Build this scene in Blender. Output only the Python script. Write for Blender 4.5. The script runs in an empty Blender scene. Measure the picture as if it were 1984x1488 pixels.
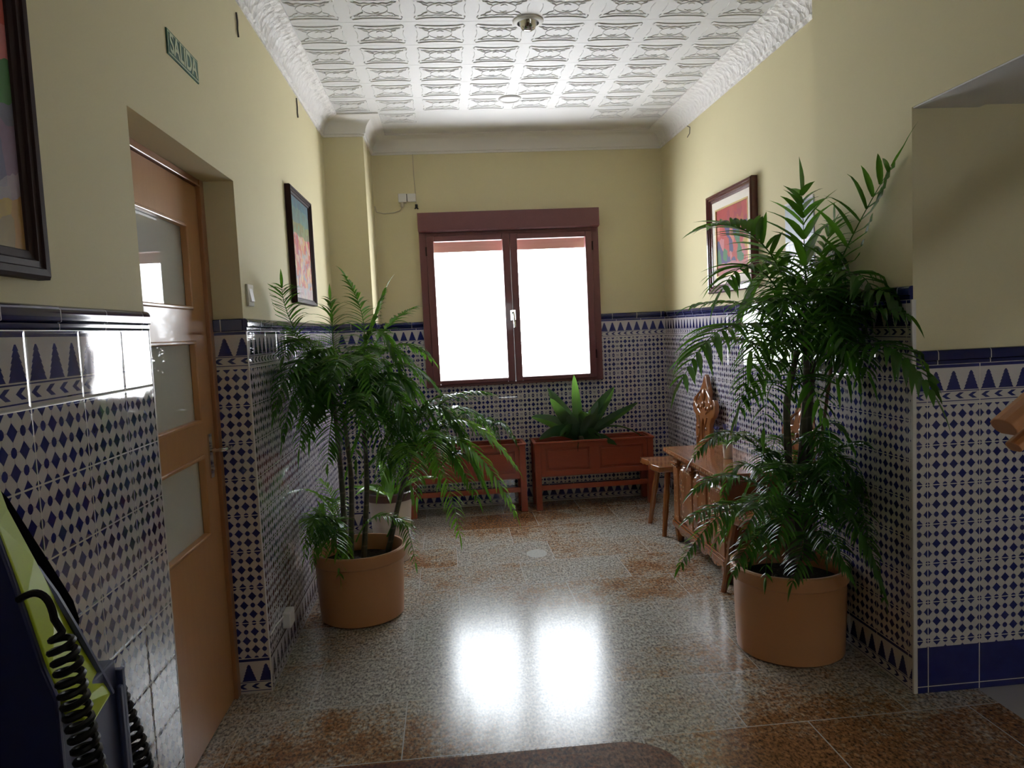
import bpy, bmesh, math, random
from mathutils import Vector, Matrix
random.seed(7)
C = bpy.context.scene.collection
PI = math.pi

# ------------------------------------------------------------------ helpers
class MB:
    """collects geometry and links it as one mesh object"""
    def __init__(self): self.v = []; self.f = []; self.mi = []
    def add(self, vs, fs, mi=0):
        n = len(self.v); self.v += [tuple(p) for p in vs]
        self.f += [tuple(i + n for i in f) for f in fs]; self.mi += [mi] * len(fs)
    def box(self, a, b, mi=0):
        x0, y0, z0 = [min(p, q) for p, q in zip(a, b)]; x1, y1, z1 = [max(p, q) for p, q in zip(a, b)]
        self.add([(x0,y0,z0),(x1,y0,z0),(x1,y1,z0),(x0,y1,z0),(x0,y0,z1),(x1,y0,z1),(x1,y1,z1),(x0,y1,z1)],
                 [(0,3,2,1),(4,5,6,7),(0,1,5,4),(1,2,6,5),(2,3,7,6),(3,0,4,7)], mi)
    def tube(self, pts, r, n=8, cap=True, mi=0):
        pts = [Vector(p) for p in pts]; m = len(pts)
        rr = r if isinstance(r, (list, tuple)) else [r] * m
        rings = []; up = None
        for i, p in enumerate(pts):
            t = (pts[min(i+1, m-1)] - pts[max(i-1, 0)])
            t = t.normalized() if t.length > 1e-9 else Vector((0,0,1))
            if up is None:
                up = t.cross(Vector((0,0,1)))
                if up.length < .1: up = t.cross(Vector((1,0,0)))
                up.normalize()
            up = (up - t * up.dot(t)).normalized(); w = t.cross(up)
            rings.append([p + (up*math.cos(2*PI*k/n) + w*math.sin(2*PI*k/n)) * rr[i] for k in range(n)])
        vs = [q for R in rings for q in R]
        fs = [(i*n+k, i*n+(k+1) % n, (i+1)*n+(k+1) % n, (i+1)*n+k) for i in range(m-1) for k in range(n)]
        if cap: fs += [tuple(range(n))[::-1], tuple((m-1)*n+k for k in range(n))]
        self.add(vs, fs, mi)
    def lathe(self, c, prof, n=48, mi=0):
        vs = []; fs = []
        for r, z in prof:
            vs += [(c[0]+r*math.cos(2*PI*k/n), c[1]+r*math.sin(2*PI*k/n), c[2]+z) for k in range(n)]
        for i in range(len(prof)-1):
            fs += [(i*n+k, i*n+(k+1) % n, (i+1)*n+(k+1) % n, (i+1)*n+k) for k in range(n)]
        self.add(vs, fs, mi)
    def ball(self, c, r, n=12, m=8, s=(1,1,1), mi=0):
        vs = []; fs = []
        for i in range(m+1):
            a = PI*i/m
            vs += [(c[0]+s[0]*r*math.sin(a)*math.cos(2*PI*k/n), c[1]+s[1]*r*math.sin(a)*math.sin(2*PI*k/n), c[2]+s[2]*r*math.cos(a)) for k in range(n)]
        fs = [(i*n+k, (i+1)*n+k, (i+1)*n+(k+1) % n, i*n+(k+1) % n) for i in range(m) for k in range(n)]
        self.add(vs, fs, mi)
    def build(self, name, mat, parent=None, smooth=False, bevel=0, weld=False):
        me = bpy.data.meshes.new(name); me.from_pydata(self.v, [], self.f)
        for m in (mat if isinstance(mat, (list, tuple)) else [mat]): me.materials.append(m)
        for p, i in zip(me.polygons, self.mi): p.material_index = i
        if weld:
            bm = bmesh.new(); bm.from_mesh(me); bmesh.ops.remove_doubles(bm, verts=bm.verts, dist=1e-5)
            bmesh.ops.recalc_face_normals(bm, faces=bm.faces); bm.to_mesh(me); bm.free()
        if smooth:
            for p in me.polygons: p.use_smooth = True
            me.set_sharp_from_angle(angle=math.radians(40))
        o = bpy.data.objects.new(name, me); C.objects.link(o)
        if parent is not None:
            o.parent = parent; o.matrix_parent_inverse = Matrix.Translation(parent.location).inverted() if parent.type == 'EMPTY' else Matrix.Identity(4)
        if bevel:
            b = o.modifiers.new('bevel', 'BEVEL'); b.width = bevel; b.segments = 2; b.limit_method = 'ANGLE'
        return o

def tag(o, label=None, cat=None, group=None, kind=None):
    if label: o['label'] = label
    if cat: o['category'] = cat
    if group: o['group'] = group
    if kind: o['kind'] = kind
    return o
def thing(name, loc, label, cat, group=None):
    o = bpy.data.objects.new(name, None); o.empty_display_size = .1; o.location = loc
    C.objects.link(o); return tag(o, label, cat, group)
def struct(o): o['kind'] = 'structure'; return o
def outline(name, loops, depth, mat, mw, parent=None, bevel=0.0):
    """flat outline (first loop outer, rest holes) in its own plane, extruded to a solid; mw places it"""
    cu = bpy.data.curves.new(name, 'CURVE'); cu.dimensions = '2D'; cu.fill_mode = 'BOTH'
    cu.extrude = depth/2; cu.bevel_depth = bevel; cu.bevel_resolution = 2
    for lp in loops:
        s = cu.splines.new('POLY'); s.points.add(len(lp)-1); s.use_cyclic_u = True
        for p, q in zip(s.points, lp): p.co = (q[0], q[1], 0, 1)
    t = bpy.data.objects.new('tmp', cu); C.objects.link(t)
    dg = bpy.context.evaluated_depsgraph_get()
    me = bpy.data.meshes.new_from_object(t.evaluated_get(dg)); bpy.data.objects.remove(t); bpy.data.curves.remove(cu)
    me.name = name; me.transform(mw); me.materials.clear(); me.materials.append(mat)
    o = bpy.data.objects.new(name, me); C.objects.link(o)
    if parent is not None:
        o.parent = parent; o.matrix_parent_inverse = Matrix.Translation(parent.location).inverted() if parent.type == 'EMPTY' else Matrix.Identity(4)
    return o

# ------------------------------------------------------------------ node helpers
class X:
    """a shader value with arithmetic"""
    nt = None
    def __init__(s, k): s.k = k
    @staticmethod
    def m(op, *a, clamp=False):
        n = X.nt.nodes.new('ShaderNodeMath'); n.operation = op; n.use_clamp = clamp
        for i, v in enumerate(a):
            if isinstance(v, X): X.nt.links.new(v.k, n.inputs[i])
            else: n.inputs[i].default_value = v
        return X(n.outputs[0])
    def __add__(s, o): return X.m('ADD', s, o)
    def __radd__(s, o): return X.m('ADD', o, s)
    def __sub__(s, o): return X.m('SUBTRACT', s, o)
    def __rsub__(s, o): return X.m('SUBTRACT', o, s)
    def __mul__(s, o): return X.m('MULTIPLY', s, o)
    def __rmul__(s, o): return X.m('MULTIPLY', o, s)
    def __truediv__(s, o): return X.m('DIVIDE', s, o)
    def __lt__(s, o): return X.m('LESS_THAN', s, o)
    def __gt__(s, o): return X.m('GREATER_THAN', s, o)
    def __abs__(s): return X.m('ABSOLUTE', s)
    def fl(s): return X.m('FLOOR', s)
    def fr(s): return X.m('FRACT', s)
    def rnd(s): return X.m('ROUND', s)
    def sin(s): return X.m('SINE', s)
    def mod2(s): return X.m('FLOORED_MODULO', s, 2.0)
def mn(a, b): return X.m('MINIMUM', a, b)
def mx(a, b): return X.m('MAXIMUM', a, b)
def between(a, lo, hi): return (a > lo) * (a < hi)
def mat(name, col=(.5,.5,.5), rough=.5, metal=0, spec=.5, coat=0, trans=0, emit=None):
    m = bpy.data.materials.new(name); m.use_nodes = True; X.nt = m.node_tree
    b = m.node_tree.nodes['Principled BSDF']
    b.inputs['Base Color'].default_value = (*col, 1); b.inputs['Roughness'].default_value = rough
    b.inputs['Metallic'].default_value = metal; b.inputs['Specular IOR Level'].default_value = spec
    b.inputs['Coat Weight'].default_value = coat; b.inputs['Coat Roughness'].default_value = .05
    b.inputs['Transmission Weight'].default_value = trans
    m.diffuse_color = (*col, 1)
    return m
def N(t, **kw):
    n = X.nt.nodes.new(t)
    for k, v in kw.items(): setattr(n, k, v)
    return n
def lk(a, b): X.nt.links.new(a.k if isinstance(a, X) else a, b)
def bsdf(m): return m.node_tree.nodes['Principled BSDF']
def coords(scale=(1,1,1), loc=(0,0,0)):
    t = N('ShaderNodeTexCoord'); mp = N('ShaderNodeMapping'); lk(t.outputs['Object'], mp.inputs[0])
    mp.inputs['Scale'].default_value = scale; mp.inputs['Location'].default_value = loc
    return mp.outputs[0]
def noise(scale, detail=3, rough=.5, vec=None, out='Fac'):
    n = N('ShaderNodeTexNoise'); n.inputs['Scale'].default_value = scale
    n.inputs['Detail'].default_value = detail; n.inputs['Roughness'].default_value = rough
    lk(vec if vec is not None else coords(), n.inputs['Vector']); return n.outputs[out]
def voro(scale, vec=None, feature='F1', rnd=1.0):
    n = N('ShaderNodeTexVoronoi'); n.feature = feature; n.inputs['Scale'].default_value = scale
    n.inputs['Randomness'].default_value = rnd
    lk(vec if vec is not None else coords(), n.inputs['Vector']); return n
def ramp(fac, stops, interp='LINEAR'):
    r = N('ShaderNodeValToRGB'); r.color_ramp.interpolation = interp; e = r.color_ramp.elements
    while len(e) < len(stops): e.new(.5)
    for q, (p, c) in zip(e, stops): q.position = p; q.color = (*c, 1)
    lk(fac, r.inputs[0]); return r.outputs[0]
def mix(fac, a, b):
    n = N('ShaderNodeMix', data_type='RGBA')
    for v, i in ((fac, 0), (a, 6), (b, 7)):
        if isinstance(v, tuple): n.inputs[i].default_value = (*v, 1)
        elif isinstance(v, (int, float)): n.inputs[i].default_value = v
        else: lk(v, n.inputs[i])
    return n.outputs[2]
def bump(m, h, strength=.3, dist=.002):
    b = N('ShaderNodeBump'); b.inputs['Strength'].default_value = strength; b.inputs['Distance'].default_value = dist
    lk(h, b.inputs['Height']); lk(b.outputs[0], bsdf(m).inputs['Normal'])

# ------------------------------------------------------------------ materials
def tile_mat(name, axis, u0, zs=0.0, front=False):
    m = mat(name, (.7,.68,.64), .07, spec=.6)
    sep = N('ShaderNodeSeparateXYZ'); t = N('ShaderNodeTexCoord'); lk(t.outputs['Object'], sep.inputs[0])
    u = X(sep.outputs[axis]) - u0; zr = X(sep.outputs[2]); z = zr + zs
    TW, TH = .206, .149
    cu = u/(TW/6); cz = z/(TH/4)
    iu, iz = cu.rnd(), cz.rnd(); du, dz = abs(cu-iu), abs(cz-iz)
    par = (iu+iz).mod2()
    dia = par * (du+dz < .49)
    dot = (1.0-par) * (mx(mx(du, dz), (du+dz)*.72) < .265)
    body = mx(dia, dot)
    thin = mn(du, dz) < .035
    ft = (u/TW).fr(); tz = (z/TH).fr()
    def border(t):
        a = abs((ft*3.0).fr()-.5)*2.0; h = (t-.35)/.47; k = h*6.0
        half = .88 - k.fl()*.118 - k.fr()*.21
        tree = between(h, 0.0, 1.0) * (a < half)
        v = abs(t-.205)/.075; c = (ft*4.0).fr()
        chev = (v < 1.0) * (abs(c - (v*.34+.28)) < .17)
        return mx(mx(tree, chev), mx(between(t, .91, .985), mx(between(t, .31, .33), between(t, .07, .09))))
    inb = (z > 1.341)
    blue = body*(1.0-inb) + border((z-1.341)/.149)*inb
    line = thin*(1.0-inb)
    if front:
        base = (zr < .178)
        blue = mx(blue*(1.0-base), base); line = line*(1.0-base)
        g2 = abs(zr-.025) < .0017
    else:
        low = (zr < .149)
        blue = blue*(1.0-low) + border(zr/.149)*low; line = line*(1.0-low)
    grz = mn(tz, 1.0-tz)*TH < .0018
    gru = mn(ft, 1.0-ft)*TW < .0018
    if front: grz = mx(grz*(1.0-base), g2)
    gr = mx(grz, gru)
    nz = noise(9, 2)
    white = mix(nz, (.50,.475,.475), (.57,.545,.545))
    bl = mix(noise(30, 2), (.010,.012,.085), (.02,.026,.16))
    c = mix(line*.45, white, (.30,.20,.20)); c = mix(blue, c, bl); c = mix(gr, c, (.62,.60,.56))
    lk(c, bsdf(m).inputs['Base Color'])
    lk(gr*.2+.045, bsdf(m).inputs['Roughness'])
    # slightly pillowed glazed tiles with raised outlines
    pil = mn(mn(ft, 1.0-ft)*TW, mn(tz, 1.0-tz)*TH)
    hgt = mn(pil/.006, 1.0)*1.0 + blue*-.22 + X(noise(14, 1))*.5
    bump(m, hgt, .5, .0010)
    return m

def make_mats():
    M = {}
    m = M['plaster'] = mat('yellow_plaster', (.67,.61,.39), .75, spec=.2)
    n1 = noise(2.2, 4, .6); lk(mix(n1, (.64,.585,.375), (.69,.63,.405)), bsdf(m).inputs['Base Color']); bump(m, noise(60, 4), .12, .002)
    m = M['white_plaster'] = mat('white_plaster', (.78,.78,.80), .8, spec=.2); bump(m, noise(40, 3), .1, .002)
    m = M['ceiling'] = mat('white_polystyrene', (.74,.745,.75), .6, spec=.25); bump(m, noise(130, 2), .12, .001)
    m = M['cornice'] = mat('white_cornice_moulding', (.80,.79,.78), .6, spec=.25)
    v = voro(24); bump(m, X(v.outputs['Distance'])*1.0 + X(noise(60, 3))*.5, 1.0, .014)
    m = M['cornice_plain'] = mat('white_cornice_plain', (.79,.78,.76), .6, spec=.25)
    M['tile_left'] = tile_mat('tiles_left', 1, .02)
    M['tile_right'] = tile_mat('tiles_right', 1, .10)
    M['tile_far'] = tile_mat('tiles_far', 0, 1.825-.206*9)
    M['tile_jamb'] = tile_mat('tiles_jamb', 0, -.93-.05)
    M['tile_front'] = tile_mat('tiles_front', 0, 1.753-.206*9, .243, True)
    for k, ax in (('cap_y', 1), ('cap_x', 0)):
        m = M[k] = mat('blue_cap_'+('side' if ax else 'cross'), (.012,.015,.07), .07, spec=.6)
        sep = N('ShaderNodeSeparateXYZ'); lk(coords(), sep.inputs[0]); f = (X(sep.outputs[ax])/.206+.3).fr()
        g = mn(f, 1.0-f) < .008
        lk(mix(g, (.010,.014,.075), (.6,.58,.55)), bsdf(m).inputs['Base Color'])
    M['grout'] = mat('white_edge_trim', (.66,.64,.62), .25)
    # granite floor
    def granite(name, vec_scale, warm):
        m = mat(name, (.4,.35,.3), .12, spec=.55)
        co = coords()
        br = N('ShaderNodeTexBrick'); lk(co, br.inputs['Vector'])
        br.inputs['Color1'].default_value = (0,0,0,1); br.inputs['Color2'].default_value = (1,1,1,1); br.inputs['Mortar'].default_value = (.5,.5,.5,1)
        br.inputs['Scale'].default_value = 1.0; br.inputs['Mortar Size'].default_value = .0022; br.inputs['Mortar Smooth'].default_value = 0
        br.inputs['Brick Width'].default_value = .61; br.inputs['Row Height'].default_value = .405; br.offset = .37
        r = X(br.outputs['Color']) if False else None
        bw = N('ShaderNodeRGBToBW'); lk(br.outputs['Color'], bw.inputs[0]); rv = X(bw.outputs[0])
        big = X(noise(1.5, 3, .55, co)); mid = X(noise(7, 4, .65, co))
        sc2 = N('ShaderNodeSeparateXYZ'); lk(co, sc2.inputs[0]); fx, fy = X(sc2.outputs[0]), X(sc2.outputs[1])
        def rust(cx, cy, rx, ry):                    # rust-veined slabs lie together in patches
            a, b_ = (fx-cx)/rx, (fy-cy)/ry
            return mx(1.0-(a*a+b_*b_), 0.0)
        area = rust(1.5, 2.0, .85, .75)*1.0 + rust(.7, 5.5, 1.4, .6)*.35 + rust(-.5, 2.4, .5, .5)*.5 + rust(1.05, 4.0, .4, .4)*.5 - rust(.3, 3.2, .9, .8)*.5
        grain = X(noise(48, 4, .7, co)); f = X.m('MULTIPLY', (big-.5)*1.9 + (rv-.5)*.55 + (mid-.5)*1.5 + (grain-.5)*2.2 + area + (.36+warm), 1.0, clamp=True)
        base = ramp(f, [(0, (.46,.47,.46)), (.45, (.46,.42,.37)), (.72, (.38,.26,.17)), (1, (.29,.145,.065))])
        sp = N('ShaderNodeTexNoise'); sp.inputs['Scale'].default_value = 100; sp.inputs['Detail'].default_value = 5; sp.inputs['Roughness'].default_value = .65
        lk(coords((1,.55,1)), sp.inputs['Vector'])
        sk = ramp(sp.outputs['Fac'], [(.40, (.16,.15,.16)), (.47, (.72,.70,.68)), (.62, (1.40,1.33,1.20))])
        n = N('ShaderNodeMix', data_type='RGBA'); n.blend_type = 'MULTIPLY'; n.inputs[0].default_value = .85
        bl2 = ramp(noise(34, 4, .7, co), [(.36, (.55,.50,.46)), (.56, (1.08,1.06,1.03))])
        nb = N('ShaderNodeMix', data_type='RGBA'); nb.blend_type = 'MULTIPLY'; nb.inputs[0].default_value = .8; lk(base, nb.inputs[6]); lk(bl2, nb.inputs[7])
        lk(nb.outputs[2], n.inputs[6]); lk(sk, n.inputs[7])
        # a small pale oval patch
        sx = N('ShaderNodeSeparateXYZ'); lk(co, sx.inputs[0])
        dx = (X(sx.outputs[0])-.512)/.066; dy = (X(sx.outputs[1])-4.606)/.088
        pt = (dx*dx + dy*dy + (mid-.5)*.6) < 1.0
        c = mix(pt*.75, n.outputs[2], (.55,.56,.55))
        if not warm: c = mix(br.outputs['Fac'], c, (.52,.50,.48))
        lk(c, bsdf(m).inputs['Base Color'])
        rg = X(noise(22, 3, .6, co))*.10 + .15
        lk(rg, bsdf(m).inputs['Roughness'])
        if not warm: bump(m, X(br.outputs['Fac'])*-1.0 + X(noise(3.5, 2, .5, co))*.9 + rv*.3, .25, .0012)
        return m
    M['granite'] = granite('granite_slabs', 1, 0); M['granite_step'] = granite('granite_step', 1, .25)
    m = M['granite_step']; X.nt = m.node_tree; src = bsdf(m).inputs['Base Color'].links[0].from_socket
    dk = N('ShaderNodeMix', data_type='RGBA'); dk.blend_type = 'MULTIPLY'; dk.inputs[0].default_value = 1; lk(src, dk.inputs[6]); dk.inputs[7].default_value = (.46,.27,.18,1); lk(dk.outputs[2], bsdf(m).inputs['Base Color'])
    for l_ in list(bsdf(m).inputs['Roughness'].links): m.node_tree.links.remove(l_)
    bsdf(m).inputs['Roughness'].default_value = .5; bsdf(m).inputs['Specular IOR Level'].default_value = .12
    M['marble'] = mat('white_marble', (.42,.41,.42), .25)
    m = M['stair_marble'] = M['marble']  # second key for the same marble
    def wood(name, c1, c2, rough=.3, sc=(6,6,.8), coat=.2):
        m = mat(name, c1, rough, coat=coat); v = coords(sc)
        n = noise(9, 5, .6, v); lk(mix(n, c1, c2), bsdf(m).inputs['Base Color']); bump(m, n, .12, .001); return m
    M['beech'] = wood('beech_door', (.42,.20,.075), (.50,.255,.10), .32)
    M['beech_dark'] = wood('beech_frame', (.30,.13,.055), (.37,.17,.07), .35)
    M['planter'] = wood('reddish_planter_wood', (.215,.032,.012), (.28,.055,.02), .4, (1,6,6), .1)
    M['walnut'] = wood('carved_walnut', (.20,.070,.022), (.31,.12,.04), .18, (5,5,1), .6)
    m = M['inlay'] = wood('inlaid_walnut', (.26,.10,.040), (.36,.155,.065), .25, (5,5,1), .5)
    v = voro(30, coords((1,1,1)), rnd=.35); X.nt = m.node_tree
    sp = X(v.outputs['Distance']) < .26
    b0 = m.node_tree.nodes['Principled BSDF'].inputs['Base Color'].links[0].from_socket
    lk(mix(sp*.7, b0, (.66,.48,.28)), bsdf(m).inputs['Base Color'])
    M['rail'] = wood('honey_rail_wood', (.40,.16,.06), (.50,.22,.09), .3)
    m = M['mahogany'] = wood('mahogany_window', (.115,.036,.038), (.15,.05,.05), .35, (3,3,3), .1)
    M['frame'] = mat('dark_red_picture_frame', (.085,.018,.018), .22, coat=.5)
    M['frame_dark'] = mat('dark_brown_picture_frame', (.026,.010,.010), .5, spec=.12)
    M['mount'] = mat('ivory_mount', (.72,.68,.60), .7)
    M['mount_gold'] = mat('gilt_slip', (.55,.40,.16), .4, metal=.4)
    M['pot'] = mat('terracotta_plastic', (.44,.205,.085), .42)
    X.nt = M['pot'].node_tree; lk(mix(noise(4, 3), (.42,.19,.08), (.50,.24,.10)), bsdf(M['pot']).inputs['Base Color'])
    M['soil'] = mat('potting_soil', (.025,.018,.012), .95); bump(M['soil'], noise(60, 4), 1, .02)
    M['cream_pot'] = mat('cream_glazed_pot', (.62,.56,.48), .3); M['pot_rim'] = mat('brown_pot_rim', (.10,.045,.04), .3)
    M['chrome'] = mat('polished_metal', (.7,.7,.7), .15, metal=1)
    M['white'] = mat('white_plastic', (.75,.74,.72), .35); M['black'] = mat('black_plastic', (.006,.006,.007), .45, spec=.25)
    M['rubber'] = mat('matt_black_rubber', (.004,.004,.005), .9, spec=0)
    M['dark'] = mat('dark_recess', (.03,.03,.035), .6)
    M['cable'] = mat('ivory_cable', (.45,.40,.30), .5); M['wire'] = mat('dark_wire', (.05,.045,.04), .6)
    M['blue'] = mat('dark_blue_enamel', (.010,.014,.075), .35); M['blue2'] = mat('slate_blue_enamel', (.03,.04,.11), .4)
    M['lime'] = mat('lime_enamel', (.42,.52,.008), .3)
    M['sign'] = mat('sign_green', (.02,.10,.065), .5); M['letters'] = mat('photoluminescent_letters', (.52,.58,.40), .6)
    # green leaves: glossy on top, glow through when lit from behind
    def leaf(name, c1, c2, tr, rough=.22, sc=7, am=.32):
        m = bpy.data.materials.new(name); m.use_nodes = True; X.nt = m.node_tree; nt = m.node_tree
        b = bsdf(m); b.inputs['Roughness'].default_value = rough; b.inputs['Specular IOR Level'].default_value = .6
        c = mix(noise(sc, 2), c1, c2); lk(c, b.inputs['Base Color'])
        t = N('ShaderNodeBsdfTranslucent'); t.inputs[0].default_value = (*tr, 1)
        mxs = N('ShaderNodeMixShader'); mxs.inputs[0].default_value = am
        lk(b.outputs[0], mxs.inputs[1]); lk(t.outputs[0], mxs.inputs[2]); lk(mxs.outputs[0], nt.nodes['Material Output'].inputs[0])
        return m
    M['leaf'] = leaf('palm_leaf', (.012,.045,.016), (.03,.09,.02), (.16,.42,.03))
    M['leaf_bright'] = leaf('young_and_backlit_leaf', (.05,.17,.02), (.09,.24,.03), (.30,.62,.05))
    M['leaf_dark'] = leaf('broad_leaf', (.012,.040,.026), (.022,.062,.034), (.20,.42,.06), .25, am=.20)
    M['stem'] = mat('palm_stem', (.055,.06,.03), .5)
    sep = None; X.nt = M['stem'].node_tree
    s = N('ShaderNodeSeparateXYZ'); lk(coords(), s.inputs[0]); f = (X(s.outputs[2])*14.0).fr() < .12
    lk(mix(f, (.06,.055,.028), (.12,.10,.06)), bsdf(M['stem']).inputs['Base Color'])
    M['bamboo'] = mat('cane', (.22,.13,.08), .5)
    M['petal'] = mat('violet_petal', (.16,.17,.50), .6)
    m = M['glass'] = bpy.data.materials.new('window_glass'); m.use_nodes = True; X.nt = m.node_tree; nt = m.node_tree
    tr = N('ShaderNodeBsdfTransparent'); gl = N('ShaderNodeBsdfGlossy'); gl.inputs['Roughness'].default_value = 0
    lw = N('ShaderNodeLayerWeight'); lw.inputs['Blend'].default_value = .5; fa = X(lw.outputs['Facing']); f2 = fa*fa; ms = N('ShaderNodeMixShader')
    lk(f2*f2*fa*.8 + .04, ms.inputs[0]); lk(tr.outputs[0], ms.inputs[1]); lk(gl.outputs[0], ms.inputs[2]); lk(ms.outputs[0], nt.nodes['Material Output'].inputs[0])
    M['door_glass'] = mat('curtained_door_glass', (.60,.62,.58), .02, spec=.6); M['door_glass'].node_tree.nodes['Principled BSDF'].inputs['Coat Roughness'].default_value = .0
    # paintings
    def painting(name, axis, zr, cols, sc=14, bands=None, low=None):
        m = mat(name, (.5,.5,.5), .55, spec=.15)
        sc_ = coords((sc, sc, sc*.7)); d = N('ShaderNodeTexNoise'); d.inputs['Scale'].default_value = .8
        lk(sc_, d.inputs['Vector'])
        ad = N('ShaderNodeVectorMath'); ad.operation = 'ADD'; lk(sc_, ad.inputs[0]); lk(d.outputs['Color'], ad.inputs[1])
        v = N('ShaderNodeTexVoronoi'); v.inputs['Scale'].default_value = 1; lk(ad.outputs[0], v.inputs['Vector'])
        bw = N('ShaderNodeSeparateColor'); lk(v.outputs['Color'], bw.inputs[0])
        c = ramp(bw.outputs[0], [(i/len(cols), q) for i, q in enumerate(cols)], 'CONSTANT')
        s = N('ShaderNodeSeparateXYZ'); t = N('ShaderNodeTexCoord'); lk(t.outputs['Object'], s.inputs[0])
        h = (X(s.outputs[2]) - zr[0])/(zr[1]-zr[0]) + (X(noise(9, 3))-.5)*.12
        for lo, hi, cc, am in (bands or []): c = mix(between(h, lo, hi)*am, c, cc)
        c = mix(X(noise(40, 3))*.35, c, (.12,.06,.06))
        lk(c, bsdf(m).inputs['Base Color']); return m
    M['art_near'] = painting('abstract_flowers', 1, (1.64, 2.7), [(.50,.07,.06), (.55,.16,.10), (.60,.40,.05), (.45,.06,.16), (.06,.22,.07), (.62,.20,.20), (.06,.12,.22), (.55,.10,.08)], 15,
        [(-.2,.09,(.45,.33,.09),.75), (.09,.12,(.35,.33,.40),.9), (.12,.25,(.20,.19,.30),.85)])
    M['art_left'] = painting('flower_field', 1, (1.67, 2.24), [(.55,.12,.08), (.60,.28,.12), (.62,.50,.22), (.45,.08,.10), (.30,.33,.36), (.58,.38,.30)], 40,
        [(.62,.74,(.08,.24,.07),.7), (.74,.88,(.06,.22,.20),.85), (.88,1.3,(.03,.16,.22),.9), (-.2,.12,(.45,.45,.48),.6)])
    M['art_right'] = painting('village_scene', 1, (1.74, 2.12), [(.48,.08,.07), (.52,.10,.08), (.55,.38,.08), (.06,.20,.10), (.60,.22,.16), (.08,.08,.20), (.55,.20,.22)], 17,
        [(.80,1.3,(.42,.06,.06),.85), (-.3,.18,(.55,.22,.22),.8)])
    m = M['calendar'] = mat('calendar_sheet', (.62,.66,.70), .35)
    s = N('ShaderNodeSeparateXYZ'); t = N('ShaderNodeTexCoord'); lk(t.outputs['Object'], s.inputs[0])
    up = X(s.outputs[2]) > 1.84; c = mix(up, (.72,.73,.74), mix(noise(12, 3), (.28,.38,.46), (.46,.52,.54)))
    gx = ((X(s.outputs[1])*24.0).fr() < .1) ; gz = ((X(s.outputs[2])*22.0).fr() < .1)
    c = mix(mx(gx, gz)*(1.0-up)*.5, c, (.2,.3,.5)); lk(c, bsdf(m).inputs['Base Color'])
    return M
M = make_mats()

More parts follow.
